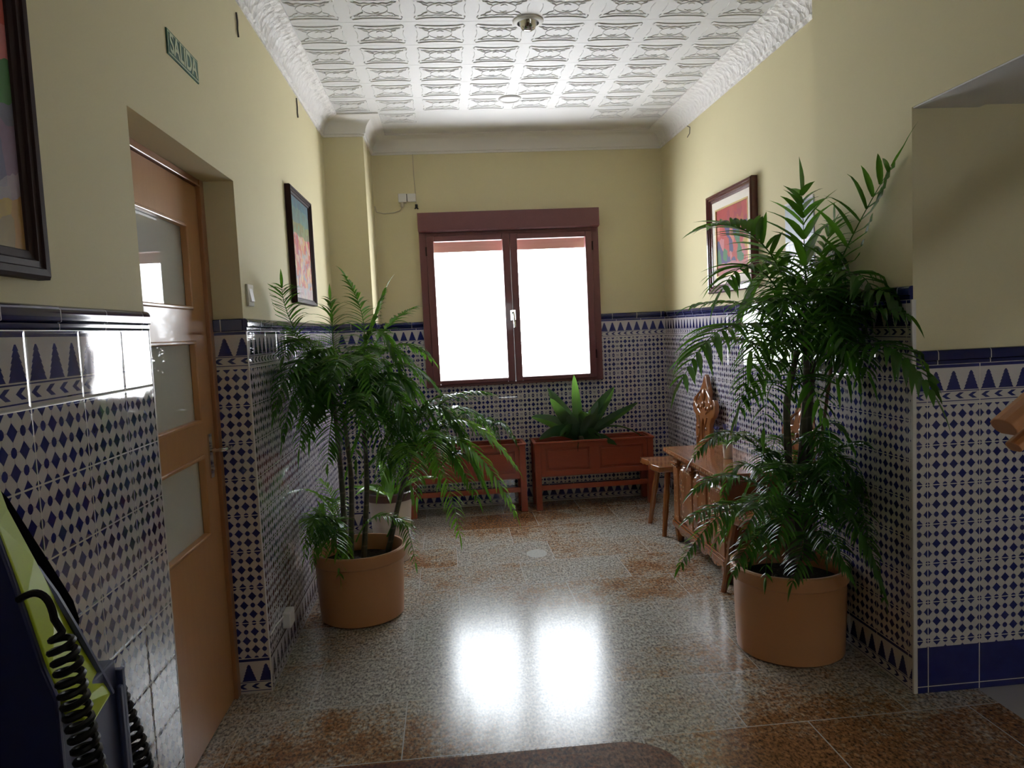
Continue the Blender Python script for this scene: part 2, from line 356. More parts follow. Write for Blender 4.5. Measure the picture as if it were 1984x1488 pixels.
# plant shapes in metres: base, middle, tip, leaflet length, leaflet width, pairs
FRONDS_L= [([-0.59,3.75,1.225],[-0.706,3.55,1.49],[-0.726,3.42,1.686],0.13,0.0145,25),([-0.596,3.8,1.249],[-0.656,3.5,1.439],[-0.712,3.3,1.376],0.105,0.0145,25),([-0.59,3.75,1.225],[-0.667,3.4,1.347],[-0.757,3.25,1.133],0.105,0.0145,25),([-0.588,3.8,1.169],[-0.648,3.4,1.288],[-0.73,3.25,1.018],0.105,0.0145,25),([-0.571,3.75,1.12],[-0.637,3.5,1.196],[-0.683,3.35,0.954],0.105,0.0145,25),([-0.584,3.9,1.269],[-0.57,3.8,1.458],[-0.571,3.8,1.641],0.105,0.0145,25),([-0.477,3.9,1.264],[-0.428,3.95,1.505],[-0.513,4.0,1.765],0.105,0.0145,25),([-0.479,3.9,1.237],[-0.39,3.9,1.476],[-0.306,3.9,1.674],0.13,0.0145,25),([-0.451,3.9,1.262],[-0.326,4.0,1.473],[-0.172,4.1,1.589],0.105,0.0145,25),([-0.454,3.9,1.208],[-0.275,4.0,1.388],[-0.088,4.1,1.305],0.105,0.0145,25),([-0.444,3.8,1.188],[-0.228,3.8,1.296],[-0.038,3.8,1.126],0.105,0.0145,25),([-0.473,3.8,1.136],[-0.308,3.6,1.208],[-0.191,3.5,0.999],0.105,0.0145,25),([-0.54,3.7,1.097],[-0.548,3.5,1.094],[-0.571,3.4,0.867],0.105,0.0145,25),([-0.502,3.8,1.085],[-0.389,3.6,1.099],[-0.308,3.5,0.857],0.13,0.0145,25),([-0.562,3.8,1.168],[-0.631,3.6,1.363],[-0.703,3.4,1.489],0.105,0.0145,25),([-0.549,3.8,1.167],[-0.595,3.5,1.291],[-0.667,3.3,1.214],0.105,0.0145,25),([-0.523,3.8,1.166],[-0.481,3.4,1.362],[-0.506,3.2,1.214],0.105,0.0145,25),([-0.497,3.8,1.164],[-0.388,3.4,1.357],[-0.332,3.2,1.182],0.105,0.0145,25),([-0.484,3.9,1.155],[-0.34,3.9,1.311],[-0.301,3.9,1.063],0.105,0.0145,25),([-0.537,3.9,1.158],[-0.638,4.1,1.318],[-0.789,4.3,1.258],0.105,0.0145,25),([-0.484,3.9,1.155],[-0.478,4.2,1.364],[-0.327,4.5,1.349],0.105,0.0145,25),([-0.554,3.8,1.088],[-0.62,3.6,1.162],[-0.653,3.45,0.984],0.105,0.0145,25),([-0.476,3.8,1.083],[-0.423,3.4,1.169],[-0.415,3.2,0.916],0.105,0.0145,25),([-0.449,3.8,1.108],[-0.332,3.7,1.164],[-0.263,3.6,0.914],0.105,0.0145,25),([-0.186,3.85,0.898],[-0.014,3.9,1.089],[0.216,3.9,1.112],0.105,0.0145,25),([-0.187,3.85,0.871],[0.061,3.8,0.986],[0.329,3.75,0.733],0.105,0.0145,25),([-0.189,3.85,0.844],[0.067,3.7,0.879],[0.3,3.6,0.527],0.105,0.0145,25),([-0.204,3.85,0.817],[-0.069,3.75,0.785],[0.017,3.65,0.428],0.105,0.0145,25),([-0.218,3.85,0.804],[-0.285,3.7,0.873],[-0.363,3.6,0.702],0.105,0.0145,25),([-0.174,3.85,0.87],[-0.21,3.7,1.053],[-0.299,3.6,0.941],0.105,0.0145,25),([-0.19,3.85,0.816],[-0.064,3.8,0.898],[0.118,3.7,0.595],0.105,0.0145,25),([-0.188,3.9,0.891],[-0.114,4.0,1.042],[0.022,4.1,0.937],0.105,0.0145,25),([-0.201,3.85,0.872],[-0.274,3.9,1.062],[-0.217,4.0,1.189],0.105,0.0145,25),([-0.2,3.8,0.852],[-0.208,3.5,0.901],[-0.192,3.4,0.673],0.105,0.0145,25),([-0.202,3.85,0.858],[-0.11,3.6,0.956],[-0.067,3.45,0.777],0.105,0.0145,25),([-0.199,3.85,0.899],[-0.107,3.8,1.09],[0.094,3.8,1.106],0.105,0.0145,25),([-0.586,3.8,0.361],[-0.631,3.75,0.581],[-0.718,3.7,0.691],0.075,0.01,20),([-0.6,3.8,0.362],[-0.633,3.6,0.579],[-0.714,3.45,0.425],0.075,0.01,20),([-0.594,3.85,0.347],[-0.636,3.95,0.547],[-0.718,4.0,0.682],0.075,0.01,20),([-0.592,3.75,0.376],[-0.611,3.6,0.526],[-0.659,3.5,0.481],0.075,0.01,20),([-0.519,3.8,0.384],[-0.4,3.75,0.525],[-0.242,3.7,0.473],0.075,0.01,20),([-0.363,3.85,0.386],[-0.274,3.8,0.476],[-0.214,3.7,0.283],0.075,0.01,20),([-0.601,3.8,0.335],[-0.659,3.6,0.555],[-0.678,3.5,0.557],0.075,0.01,20)]
FRONDS_R= [([1.552,3.05,1.385],[1.537,3.02,1.649],[1.516,3.0,1.966],0.2,0.036,17),([1.592,3.0,1.471],[1.618,2.8,1.748],[1.673,2.62,1.984],0.24,0.022,9),([1.525,3.05,1.431],[1.337,3.0,1.762],[1.091,2.95,1.827],0.18,0.03,16),([1.488,3.0,1.388],[1.279,2.9,1.648],[1.087,2.8,1.567],0.17,0.024,15),([1.572,3.05,1.429],[1.595,2.8,1.607],[1.631,2.65,1.497],0.19,0.022,13),([1.548,3.05,1.385],[1.585,2.9,1.553],[1.617,2.75,1.381],0.17,0.022,14),([1.546,3.05,1.274],[1.364,3.1,1.484],[1.11,3.2,1.516],0.13,0.022,15),([1.543,3.05,1.116],[1.188,2.85,1.422],[0.883,2.7,1.23],0.18,0.024,21),([1.544,3.05,1.161],[1.291,3.1,1.352],[1.057,3.2,1.293],0.15,0.022,18),([1.543,3.0,1.253],[1.586,2.75,1.443],[1.678,2.55,1.435],0.17,0.024,16),([1.581,3.05,1.272],[1.629,2.75,1.522],[1.678,2.58,1.454],0.14,0.024,13),([1.587,3.0,1.096],[1.578,2.6,1.329],[1.664,2.38,1.156],0.17,0.026,16),([1.519,3.05,1.05],[1.383,3.0,1.261],[1.179,2.9,1.063],0.15,0.018,14),([1.568,3.05,1.205],[1.549,2.8,1.364],[1.587,2.65,1.226],0.16,0.022,13),([1.524,3.05,1.342],[1.32,2.9,1.522],[1.197,2.8,1.319],0.17,0.022,14),([1.547,3.05,1.363],[1.36,2.8,1.556],[1.268,2.7,1.397],0.16,0.022,13),([1.559,3.05,1.362],[1.487,2.8,1.551],[1.473,2.7,1.368],0.16,0.022,13),([1.546,3.05,1.251],[1.354,2.75,1.434],[1.257,2.6,1.245],0.15,0.02,13),([1.569,3.05,1.25],[1.48,2.75,1.448],[1.478,2.6,1.311],0.15,0.02,13),([1.573,3.1,1.384],[1.58,3.25,1.643],[1.526,3.4,1.73],0.16,0.022,13),([1.553,3.05,1.43],[1.622,3.05,1.692],[1.694,3.05,1.843],0.16,0.022,11),([1.471,3.0,1.08],[1.418,2.8,1.206],[1.447,2.7,1.03],0.13,0.018,12),([1.471,3.0,1.08],[1.289,2.8,1.192],[1.199,2.7,1.024],0.13,0.018,12),([1.476,3.05,0.619],[1.24,3.0,0.949],[1.006,2.95,0.883],0.088,0.0135,26),([1.475,3.05,0.573],[1.215,2.95,0.782],[0.985,2.9,0.753],0.088,0.0135,24),([1.474,3.05,0.527],[1.17,2.9,0.676],[0.886,2.8,0.477],0.088,0.0135,28),([1.451,3.0,0.587],[1.172,2.85,0.698],[0.91,2.75,0.678],0.088,0.0135,26),([1.509,3.0,0.56],[1.584,2.8,0.735],[1.609,2.68,0.534],0.088,0.0135,24),([1.531,3.0,0.513],[1.548,2.7,0.636],[1.621,2.6,0.345],0.088,0.0135,26),([1.5,3.05,0.617],[1.583,3.0,0.872],[1.63,2.9,0.732],0.088,0.0135,22),([1.536,3.05,0.661],[1.575,2.9,0.867],[1.623,2.75,0.931],0.088,0.0135,22),([1.473,3.0,0.494],[1.256,2.85,0.574],[1.082,2.75,0.447],0.088,0.0135,24),([1.472,3.0,0.472],[1.382,2.75,0.572],[1.277,2.65,0.425],0.088,0.0135,24),([1.508,3.0,0.492],[1.468,2.75,0.566],[1.516,2.65,0.427],0.088,0.0135,24),([1.487,3.1,0.559],[1.375,3.1,0.881],[1.246,3.1,0.923],0.088,0.0135,22),([1.487,3.05,0.595],[1.387,3.0,0.862],[1.262,2.9,0.822],0.088,0.0135,22),([1.499,3.05,0.571],[1.326,2.8,0.857],[1.17,2.65,0.735],0.088,0.0135,24),([1.511,3.05,0.57],[1.434,2.8,0.851],[1.432,2.68,0.69],0.088,0.0135,24),([1.485,3.0,0.539],[1.257,2.75,0.747],[1.066,2.6,0.637],0.088,0.0135,24),([1.497,3.0,0.538],[1.47,2.75,0.733],[1.49,2.6,0.686],0.088,0.0135,24),([1.487,3.05,0.549],[1.302,3.1,0.804],[1.181,3.1,0.65],0.088,0.0135,22),([1.474,3.0,0.563],[1.296,2.7,0.715],[1.185,2.6,0.569],0.088,0.0135,22),([1.497,3.0,0.561],[1.401,2.7,0.708],[1.386,2.6,0.534],0.088,0.0135,22),([1.534,3.1,0.485],[1.512,3.3,0.755],[1.399,3.4,0.591],0.088,0.0135,22)]
FRONDS_F= [([-0.076,5.8,0.627],[-0.178,5.75,0.751],[-0.33,5.7,0.576],0.08,0.012,16),([-0.015,5.8,0.624],[-0.08,5.75,0.77],[-0.184,5.7,0.628],0.08,0.012,16),([0.046,5.8,0.62],[0.018,5.75,0.789],[-0.036,5.7,0.68],0.08,0.012,16),([0.108,5.8,0.616],[0.116,5.75,0.808],[0.111,5.7,0.732],0.08,0.012,16),([0.169,5.8,0.613],[0.212,5.75,0.778],[0.253,5.7,0.663],0.08,0.012,16),([0.221,5.8,0.61],[0.293,5.75,0.753],[0.372,5.7,0.605],0.08,0.012,16),([0.282,5.8,0.606],[0.389,5.75,0.722],[0.516,5.7,0.535],0.08,0.012,16)]
STEMS_L= [[[-0.583, 3.8, 0.292], [-0.571, 3.8, 0.659], [-0.588, 3.8, 1.169]], [[-0.558, 3.85, 0.275], [-0.527, 3.85, 0.7], [-0.55, 3.85, 1.055]], [[-0.484, 3.8, 0.299], [-0.441, 3.8, 0.705], [-0.45, 3.85, 1.184]], [[-0.363, 3.85, 0.302], [-0.283, 3.85, 0.602], [-0.186, 3.85, 0.898]]]
STEMS_R= [[[1.495, 3.05, 0.374], [1.519, 3.05, 0.8], [1.548, 3.05, 1.116], [1.554, 3.05, 1.474]], [[1.436, 3.0, 0.383], [1.442, 3.0, 0.724], [1.43, 3.0, 1.082], [1.501, 3.03, 1.299]], [[1.568, 3.1, 0.353], [1.568, 3.1, 0.671], [1.576, 3.08, 1.021], [1.58, 3.05, 1.25]]]
STAKE= [[1.569, 3.05, 0.368], [1.571, 3.0, 0.806], [1.662, 2.95, 1.574]]
NEST= [[[1.045, 5.82, 0.537], [1.021, 5.78, 0.801], [0.99, 5.7, 1.063]], [[1.045, 5.82, 0.537], [0.921, 5.78, 0.713], [0.794, 5.7, 0.89]], [[1.045, 5.82, 0.537], [0.844, 5.78, 0.676], [0.642, 5.72, 0.749]], [[1.045, 5.82, 0.537], [0.873, 5.78, 0.616], [0.693, 5.7, 0.567]], [[1.045, 5.82, 0.537], [1.277, 5.78, 0.676], [1.496, 5.7, 0.818]], [[1.045, 5.82, 0.537], [1.183, 5.78, 0.744], [1.32, 5.75, 0.948]], [[1.045, 5.82, 0.537], [1.15, 5.78, 0.715], [1.266, 5.8, 0.884]], [[1.045, 5.82, 0.537], [1.027, 5.78, 0.534], [0.964, 5.5, 0.489]], [[1.045, 5.82, 0.537], [1.186, 5.78, 0.543], [1.278, 5.55, 0.514]], [[1.045, 5.82, 0.537], [0.914, 5.78, 0.755], [0.801, 5.85, 0.959]], [[1.045, 5.82, 0.537], [1.305, 5.78, 0.633], [1.551, 5.72, 0.522]], [[1.045, 5.82, 0.537], [1.077, 5.78, 0.729], [1.074, 5.6, 0.77]], [[1.045, 5.82, 0.537], [0.957, 5.78, 0.621], [0.844, 5.6, 0.601]], [[1.045, 5.82, 0.537], [1.124, 5.78, 0.589], [1.158, 5.55, 0.57]]]

# ------------------------------------------------------------------ room shell
XL, XR, XP, YF, ZC = -.80, 1.835, 1.705, 6.0, 3.0      # left wall, far right wall, pilaster face, far wall, ceiling
w = MB()                                                  # left wall with door opening and the corner pilaster
w.box((-1.15,-3,0), (XL,2.05,ZC+.1)); w.box((-1.15,2.05,2.08), (XL,3.02,ZC+.1)); w.box((-1.15,3.02,0), (XL,6.3,ZC+.1))
w.box((-1.15,2.05,0), (-.985,3.02,2.08)); w.box((XL,5.43,0), (-.515,6.3,ZC+.1))
struct(w.build('wall_left', M['plaster']))
WX0, WX1, WZ0, WZ1 = -.135, 1.245, 1.02, 2.30
w = MB(); w.box((-.515,YF,0), (WX0,6.15,ZC+.1)); w.box((WX1,YF,0), (2.1,6.15,ZC+.1)); w.box((WX0,YF,0), (WX1,6.15,WZ0)); w.box((WX0,YF,WZ1), (WX1,6.15,ZC+.1))
struct(w.build('wall_far', M['plaster']))
w = MB(); w.box((XR,3.25,0), (2.1,YF,ZC+.1)); struct(w.build('wall_right', M['plaster']))
w = MB(); w.box((XP,2.55,0), (3.4,3.25,ZC+.1)); struct(w.build('wall_right_pier', M['plaster']))
w = MB(); w.box((XP,-.6,2.175), (1.95,2.55,ZC+.1)); struct(w.build('wall_right_lintel', M['plaster']))
w = MB(); w.box((XP,-3,0), (1.95,-.6,ZC+.1)); struct(w.build('wall_right_rear', M['plaster']))
w = MB(); w.box((3.2,-.6,0), (3.4,2.55,2.4)); struct(w.build('wall_side', M['plaster']))
w = MB(); w.box((-1.15,-3.2,0), (1.05,-3,ZC+.1)); w.box((1.4,-3.2,0), (2.1,-3,ZC+.1)); w.box((1.05,-3.2,2.0), (1.4,-3,ZC+.1)); w.box((1.05,-3.2,0), (1.4,-3,1.45))  # hall opening behind the camera is invented, added to let in fill light
w.box((1.95,-.8,0), (2.4,-.6,2.4)); w.box((2.75,-.8,0), (3.4,-.6,2.4)); w.box((2.4,-.8,0), (2.75,-.6,.6)); w.box((2.4,-.8,1.15), (2.75,-.6,2.4))  # side room opening is likewise invented, added to brighten pier wall and soffit
struct(w.build('wall_back', M['plaster']))
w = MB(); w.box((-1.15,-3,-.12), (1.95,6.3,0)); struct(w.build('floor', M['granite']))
w = MB(); w.box((1.95,-3,-.12), (3.4,2.56,.0)); struct(w.build('floor_side', M['marble']))
w = MB(); w.box((1.95,-.8,2.18), (3.4,2.56,2.4)); w.box((XP+.003,-.6,2.170), (1.96,2.548,2.18)); struct(w.build('ceiling_side', M['white_plaster']))
# granite step at the viewer's feet, rounded corner
pts = [(-.80,-2.9),(.62,-2.9),(.62,1.97)] + [(.46+.16*math.cos(a),1.97+.16*math.sin(a)) for a in [i*PI/16 for i in range(1,9)]] + [(-.80,2.14)]
st = outline('trim_1', [pts], .17, M['granite_step'], Matrix.Translation((0,0,.085))); struct(st)

# ceiling of embossed tiles
c = MB(); c.box((-1.15,-3,ZC), (2.1,6.3,ZC+.1))
CW, CH = .3086, .299
X0, Y0 = -.409-.3086, 3.81-.299*9
def motif(cx, cy, cut=None):
    W, H_ = CW*.40, CH*.40
    def P(a, b): return (cx+a*W, cy+b*H_, ZC-.003)
    def tb(pts, r, n=5):
        pts = [P(*p) for p in pts]
        if cut:
            pts = [p for p in pts if math.hypot(p[0]-cut[0], p[1]-cut[1]) > .085]
        if len(pts) > 1: r *= .6; c.tube(pts, [r*.5]+[r]*(len(pts)-2)+[r*.5] if len(pts) > 2 else r, n, False)
    S = [i/10 for i in range(-10, 11)]
    for sg in (-1, 1):
        tb([(s*.96, sg*(.93-.10*(1-s*s)+.06*abs(s)**6)) for s in S], .0075)                   # bowed rails
        tb([(sg*(1.0-.05*(1-s*s)), s*.42) for s in S], .004)
        for sh in (-1, 1):
            tb([(sg*(.96+.05*math.sin(a)), sh*(.93-.12+.12*math.cos(a))) for a in [k*PI/5 for k in range(6)]], .0055)
            tb([(sg*(.86-.42*t+.05*math.sin(t*14)), sh*(.72-.52*t)) for t in [k/8 for k in range(9)]], .0065)   # scroll diagonals
            tb([(sg*(.70+.08*math.cos(a)), sh*(.60+.08*math.sin(a))) for a in [k*PI/3 for k in range(6)]], .004, 4)
    tb([(s*.80, -(.62-.12*(1-s*s)+.05*math.cos(s*15))) for s in S], .006)
    tb([(s*.80, (.70-.10*(1-s*s)+.04*math.cos(s*15))) for s in S], .004)
    tb([(.50*math.cos(a), .46*math.sin(a)) for a in [k*PI/10 for k in range(21)]], .0045)
    tb([(s*.14, .30+.05*math.cos(s*3)) for s in (-1,-.5,0,.5,1)], .004)
    tb([(s*.14, -.30-.05*math.cos(s*3)) for s in (-1,-.5,0,.5,1)], .004)
for i in range(0, 9):
    for j in range(6, 15):
        cx, cy = X0+CW*(i+.5), Y0+CH*(j+.5)
        if cx < -.68 or cx > 1.70 or cy > 5.55: continue
        if cy > 5.2 and .05 < cx < 1.0: continue                      # plain replacement panels
        cut = (.515,5.05) if math.hypot(cx-.515, cy-5.05) < .3 else ((.498,3.808) if math.hypot(cx-.498, cy-3.808) < .3 else None)
        motif(cx, cy, cut)
for j in range(6, 15):                                                # fine joints between tiles
    y = Y0+CH*j
    if y < 5.35: c.box((-.68,y-.0012,ZC-.0022), (1.71,y+.0012,ZC+.001))
for i in range(1, 9):
    x = X0+CW*i; c.box((x-.0009,1.0,ZC-.0012), (x+.0009,5.3,ZC+.001))
c.v = [(x, y, ZC-.0012+(z-ZC+.003)*.8) if z < ZC-.0005 else (x, y, z) for x, y, z in c.v]
struct(c.build('ceiling', M['ceiling'], smooth=True))

# cornice, swept round the room with mitred corners
def sweep(name, path, prof, m, side=1):
    """path in plan (x,y); room lies to the right of travel for side=1; prof = (offset from wall, z)"""
    n = len(path); offs = []
    for i in range(n):
        d = []
        if i > 0: d.append((Vector(path[i])-Vector(path[i-1])).normalized())
        if i < n-1: d.append((Vector(path[i+1])-Vector(path[i])).normalized())
        ns = [Vector((q.y, -q.x))*side for q in d]
        offs.append(ns[0] if len(ns) == 1 else (ns[0]+ns[1])/(1+ns[0].dot(ns[1])))
    k = len(prof); b = MB(); vs = []
    for i in range(n):
        for o, z in prof: vs.append((path[i][0]+offs[i].x*o, path[i][1]+offs[i].y*o, z))
    fs = [(i*k+j, i*k+(j+1) % k, (i+1)*k+(j+1) % k, (i+1)*k+j) for i in range(n-1) for j in range(k)]
    fs += [tuple(range(k)), tuple((n-1)*k+j for j in range(k))[::-1]]
    b.add(vs, fs); o = b.build(name, m, smooth=True, weld=True); return struct(o)
cov = [(-.004,2.868),(.008,2.868),(.012,2.882),(.02,2.886)] + [(.02+.085*(1-math.cos(a)), 2.886+.095*math.sin(a)) for a in [i*PI/16 for i in range(1,9)]] + [(.112,2.986),(.125,2.99),(.125,3.002),(-.004,3.002)]
sweep('trim_2', [(XL,-3),(XL,5.43)], cov, M['cornice'])
sweep('trim_3', [(XL+.001,5.43-.0),(-.515,5.43),(-.515,YF),(XR,YF)], cov, M['cornice_plain'])
sweep('trim_4', [(XR,YF),(XR,3.25)], cov, M['cornice'])

# tiled wainscots: 1 cm slabs with a dark blue moulded cap
def wains(k, boxes, m, cap_path, capm, ztop=1.49, caph=.05, side=1):
    b = MB()
    for a in boxes: b.box(*a)
    struct(b.build('trim_%d' % k, m))
    prof = [(0,ztop),(.012,ztop),(.013,ztop+.002),(.013,ztop+.013),(.010,ztop+.0145),(.017,ztop+.0165),(.018,ztop+.019),(.0175,ztop+.041),(.015,ztop+caph-.004),(.009,ztop+caph),(0,ztop+caph)]
    sweep('trim_%d' % (k+1), cap_path, prof, capm, side)
TL = XL+.010
wains(10, [((XL,-3,0),(TL,2.044,1.49)), ((XL,3.026,0),(TL,5.43,1.49))], M['tile_left'], [(XL,-3),(XL,2.044)], M['cap_y'])
ztop, caph = 1.49, .05; prof = [(0,ztop),(.012,ztop),(.013,ztop+.002),(.013,ztop+.013),(.010,ztop+.0145),(.017,ztop+.0165),(.018,ztop+.019),(.0175,ztop+.041),(.015,ztop+caph-.004),(.009,ztop+caph),(0,ztop+caph)]
sweep('trim_12', [(XL,3.012),(XL,5.43)], prof, M['cap_y'])
b = MB(); b.box((-.916,3.011,0), (XL+.008,3.0205,1.49)); struct(b.build('trim_13', M['tile_jamb']))
b = MB(); b.box((-.916,3.004,1.49), (XL,3.02,1.54)); struct(b.build('trim_14', M['cap_x'], bevel=.004))
b = MB(); b.box((XL-.002,2.044,0), (TL+.001,2.052,1.49)); b.box((XL+.008,3.010,0), (TL+.001,3.027,1.49)); struct(b.build('trim_15', M['grout'], bevel=.002))
wains(16, [((-.515-.285,5.42,0),(-.505,5.43,1.49)), ((-.505,5.99,0),(WX0-.04,6.0,1.49)), ((WX0-.04,5.99,0),(WX1+.04,6.0,1.0)), ((WX1+.04,5.99,0),(XR-.01,6.0,1.49))], M['tile_far'], [(XL,5.43),(-.515,5.43)], M['cap_x'])
sweep('trim_18', [(-.515,YF),(-.175,YF)], prof, M['cap_x']); sweep('trim_19', [(1.285,YF),(XR,YF)], prof, M['cap_x'])
wains(20, [((XR-.01,3.26,0),(XR,6.0,1.49)), ((XP-.01,2.55,0),(XP,3.26,1.49)), ((-.515,5.43,0),(-.505,5.99,1.49))], M['tile_right'], [(XR,YF),(XR,3.25)], M['cap_y'])
sweep('trim_22', [(XP,3.25),(XP,2.548)], prof, M['cap_y']); sweep('trim_23', [(-.515,5.43),(-.515,YF)], prof, M['cap_y'])
b = MB(); b.box((XP,3.25,0), (XR,3.26,1.54)); struct(b.build('trim_24', M['tile_far']))
wains(25, [((XP+.004,2.54,0),(3.2,2.55,1.247))], M['tile_front'], [(XP+.004,2.55),(3.2,2.55)], M['cap_x'], 1.247, .053)
b = MB(); b.box((XP-.011,2.538,0), (XP+.006,2.55,1.49)); struct(b.build('trim_27', M['grout'], bevel=.003))

# ------------------------------------------------------------------ window
wi = bpy.data.objects.new('window_1', None); C.objects.link(wi); wi.location = (.55,6.0,1.0); struct(wi)
b = MB(); b.box((-.175,5.905,2.250), (1.283,6.0,2.395)); b.box((-.172,5.912,2.243), (1.280,6.0,2.252)); b.build('shutter_box', M['mahogany'], wi, bevel=.004)
b = MB()
b.box((-.172,5.955,1.0), (-.115,6.07,2.245)); b.box((1.222,5.955,1.0), (1.280,6.07,2.245)); b.box((-.115,5.955,1.0), (1.222,6.07,1.022)); b.box((-.115,5.955,2.215), (1.222,6.07,2.245))
b.build('window_frame', M['mahogany'], wi, bevel=.004)
for s, (a0, a1, g0, g1) in enumerate(((-.115,.552,-.058,.492), (.554,1.222,.612,1.168))):
    f = MB(); z0, z1, h0, h1 = 1.022, 2.215, 1.056, 2.168
    y0, y1 = 5.94, 6.0
    f.box((a0,y0,z0), (g0,y1,z1)); f.box((g1,y0,z0), (a1,y1,z1)); f.box((g0,y0,z0), (g1,y1,h0)); f.box((g0,y0,h1), (g1,y1,z1))
    fo = f.build('sash', M['mahogany'], wi, bevel=.006)
    g = MB(); g.box((g0,5.968,h0), (g1,5.974,h1)); g.build('glass_pane', M['glass'], fo)
b = MB(); b.box((.531,5.932,1.52), (.573,5.942,1.60)); b.tube([(.552,5.935,1.58),(.552,5.905,1.58),(.556,5.90,1.56),(.560,5.90,1.46)], .008); b.build('window_handle', M['chrome'], wi, smooth=True)
b = MB()
for x in (-.118, 1.226):
    for z in (1.18, 2.06): b.tube([(x,5.948,z),(x,5.948,z+.07)], .008)
b.build('hinge', M['frame_dark'], wi, smooth=True)
b = MB()
for k in range(6): z = 2.116+k*.037; b.box((-.134,6.118,z), (1.244,6.132,z+.037)); b.box((-.134,6.117,z+.030), (1.244,6.118,z+.035))
b.box((-.12,6.115,2.100), (1.23,6.135,2.116)); b.build('roller_shutter', M['mount'], wi, bevel=.004)

# ------------------------------------------------------------------ door
do = bpy.data.objects.new('door_1', None); C.objects.link(do); do.location = (-.95,2.5,0); struct(do)
b = MB(); xf, xb = -.930, -.968
gy0, gy1 = 2.24, 2.832
gz = ((.720,1.030),(1.150,1.460),(1.573,1.892))
b.box((xb,2.10,.006), (xf,gy0,2.05)); b.box((xb,gy1,.006), (xf,2.968,2.05))
zz = [.006] + [v for g in gz for v in g] + [2.05]
for i in range(0, len(zz), 2): b.box((xb,gy0,zz[i]), (xf,gy1,zz[i+1]))
b.build('door_leaf', M['beech'], do)
for z0, z1 in gz:
    g = MB(); g.box((-.955,gy0,z0), (-.950,gy1,z1)); gp = g.build('glass_pane', M['door_glass'], do)
    f = MB(); t = .014
    for a, bb in (((gy0,z0),(gy1,z0+t)), ((gy0,z1-t),(gy1,z1)), ((gy0,z0),(gy0+t,z1)), ((gy1-t,z0),(gy1,z1))):
        f.box((-.950,a[0],a[1]), (-.924,bb[0],bb[1]))
    f.build('glazing_bead', M['beech'], gp, bevel=.004)
b = MB()
b.box((-.985,2.05,0), (-.918,2.10,2.08)); b.box((-.985,2.972,0), (-.915,3.02,2.08)); b.box((-.985,2.10,2.054), (-.918,2.972,2.08))
b.box((-.918,2.06,2.050), (-.912,3.0,2.058)); b.box((-.985,2.955,0),(-.972,2.985,2.06))
b.build('door_frame', M['beech_dark'], do, bevel=.003)
b = MB(); b.box((-.930,2.882,.93), (-.924,2.918,1.10)); b.tube([(-.926,2.90,1.035),(-.885,2.90,1.035),(-.878,2.91,1.035),(-.878,2.99,1.032)], .0085)
b.tube([(-.926,2.90,.965),(-.918,2.90,.965)], .010); b.build('door_handle', M['chrome'], do, smooth=True)

# ------------------------------------------------------------------ things on the walls and ceiling
def ring_frame(b, o, u, v, n, w, h, prof, mi=0):
    """mitred frame: prof = (inset, height off wall)"""
    loops = []
    for ins, hh in prof:
        loops.append([o + u*a + v*c + n*hh for a, c in ((ins,ins),(w-ins,ins),(w-ins,h-ins),(ins,h-ins))])
    vs = [p for L in loops for p in L]
    b.add(vs, [(i*4+j, i*4+(j+1) % 4, (i+1)*4+(j+1) % 4, (i+1)*4+j) for i in range(len(loops)-1) for j in range(4)], mi)
def picture(name, side, y0, y1, z0, z1, fw, fd, mf, art, mount, label):
    x = TL-.010 if side < 0 else XR
    n = Vector((1,0,0)) if side < 0 else Vector((-1,0,0))
    o = Vector((x,y0,z0)); u = Vector((0,1,0)); v = Vector((0,0,1)); w_, h = y1-y0, z1-z0
    t = thing(name, (x, (y0+y1)/2, z0), label, 'picture')
    b = MB(); ring_frame(b, o, u, v, n, w_, h, [(0,.002),(0,fd*.8),(fw*.12,fd),(fw*.35,fd*.96),(fw*.40,fd*.82),(fw*.62,fd*.80),(fw*.68,fd*.62),(fw*.95,fd*.55),(fw,fd*.35),(fw,.004)])
    b.build('frame', mf, t, weld=True)
    ins = fw
    if mount:
        b = MB(); ring_frame(b, o, u, v, n, w_, h, [(fw*.98,.010),(fw*.98,fd*.45),(fw+mount,fd*.38),(fw+mount,.010)]); b.build('mount', M['mount'], t, weld=True)
        b = MB(); ring_frame(b, o, u, v, n, w_, h, [(fw+mount-.004,.010),(fw+mount-.004,fd*.42),(fw+mount+.006,fd*.42),(fw+mount+.006,.010)]); b.build('slip', M['mount_gold'], t, weld=True)
        ins = fw+mount
    b = MB(); a = o+u*(ins-.006)+v*(ins-.006)+n*.006; e = o+u*(w_-ins+.006)+v*(h-ins+.006)+n*.012; b.box(a, e); b.build('canvas', art, t)
    return t
picture('picture', -1, .80, 1.545, 1.588, 2.62, .055, .03, M['frame_dark'], M['art_near'], 0, 'large dark framed painting of bright abstract blooms, cropped at the left edge')
picture('picture', -1, 3.985, 4.60, 1.640, 2.262, .035, .032, M['frame_dark'], M['art_left'], 0, 'small narrow looking painting of a flower field above the left palm')
picture('picture', 1, 4.15, 4.88, 1.622, 2.268, .055, .045, M['frame'], M['art_right'], .05, 'red painting with ivory mount in mahogany frame on the right wall')

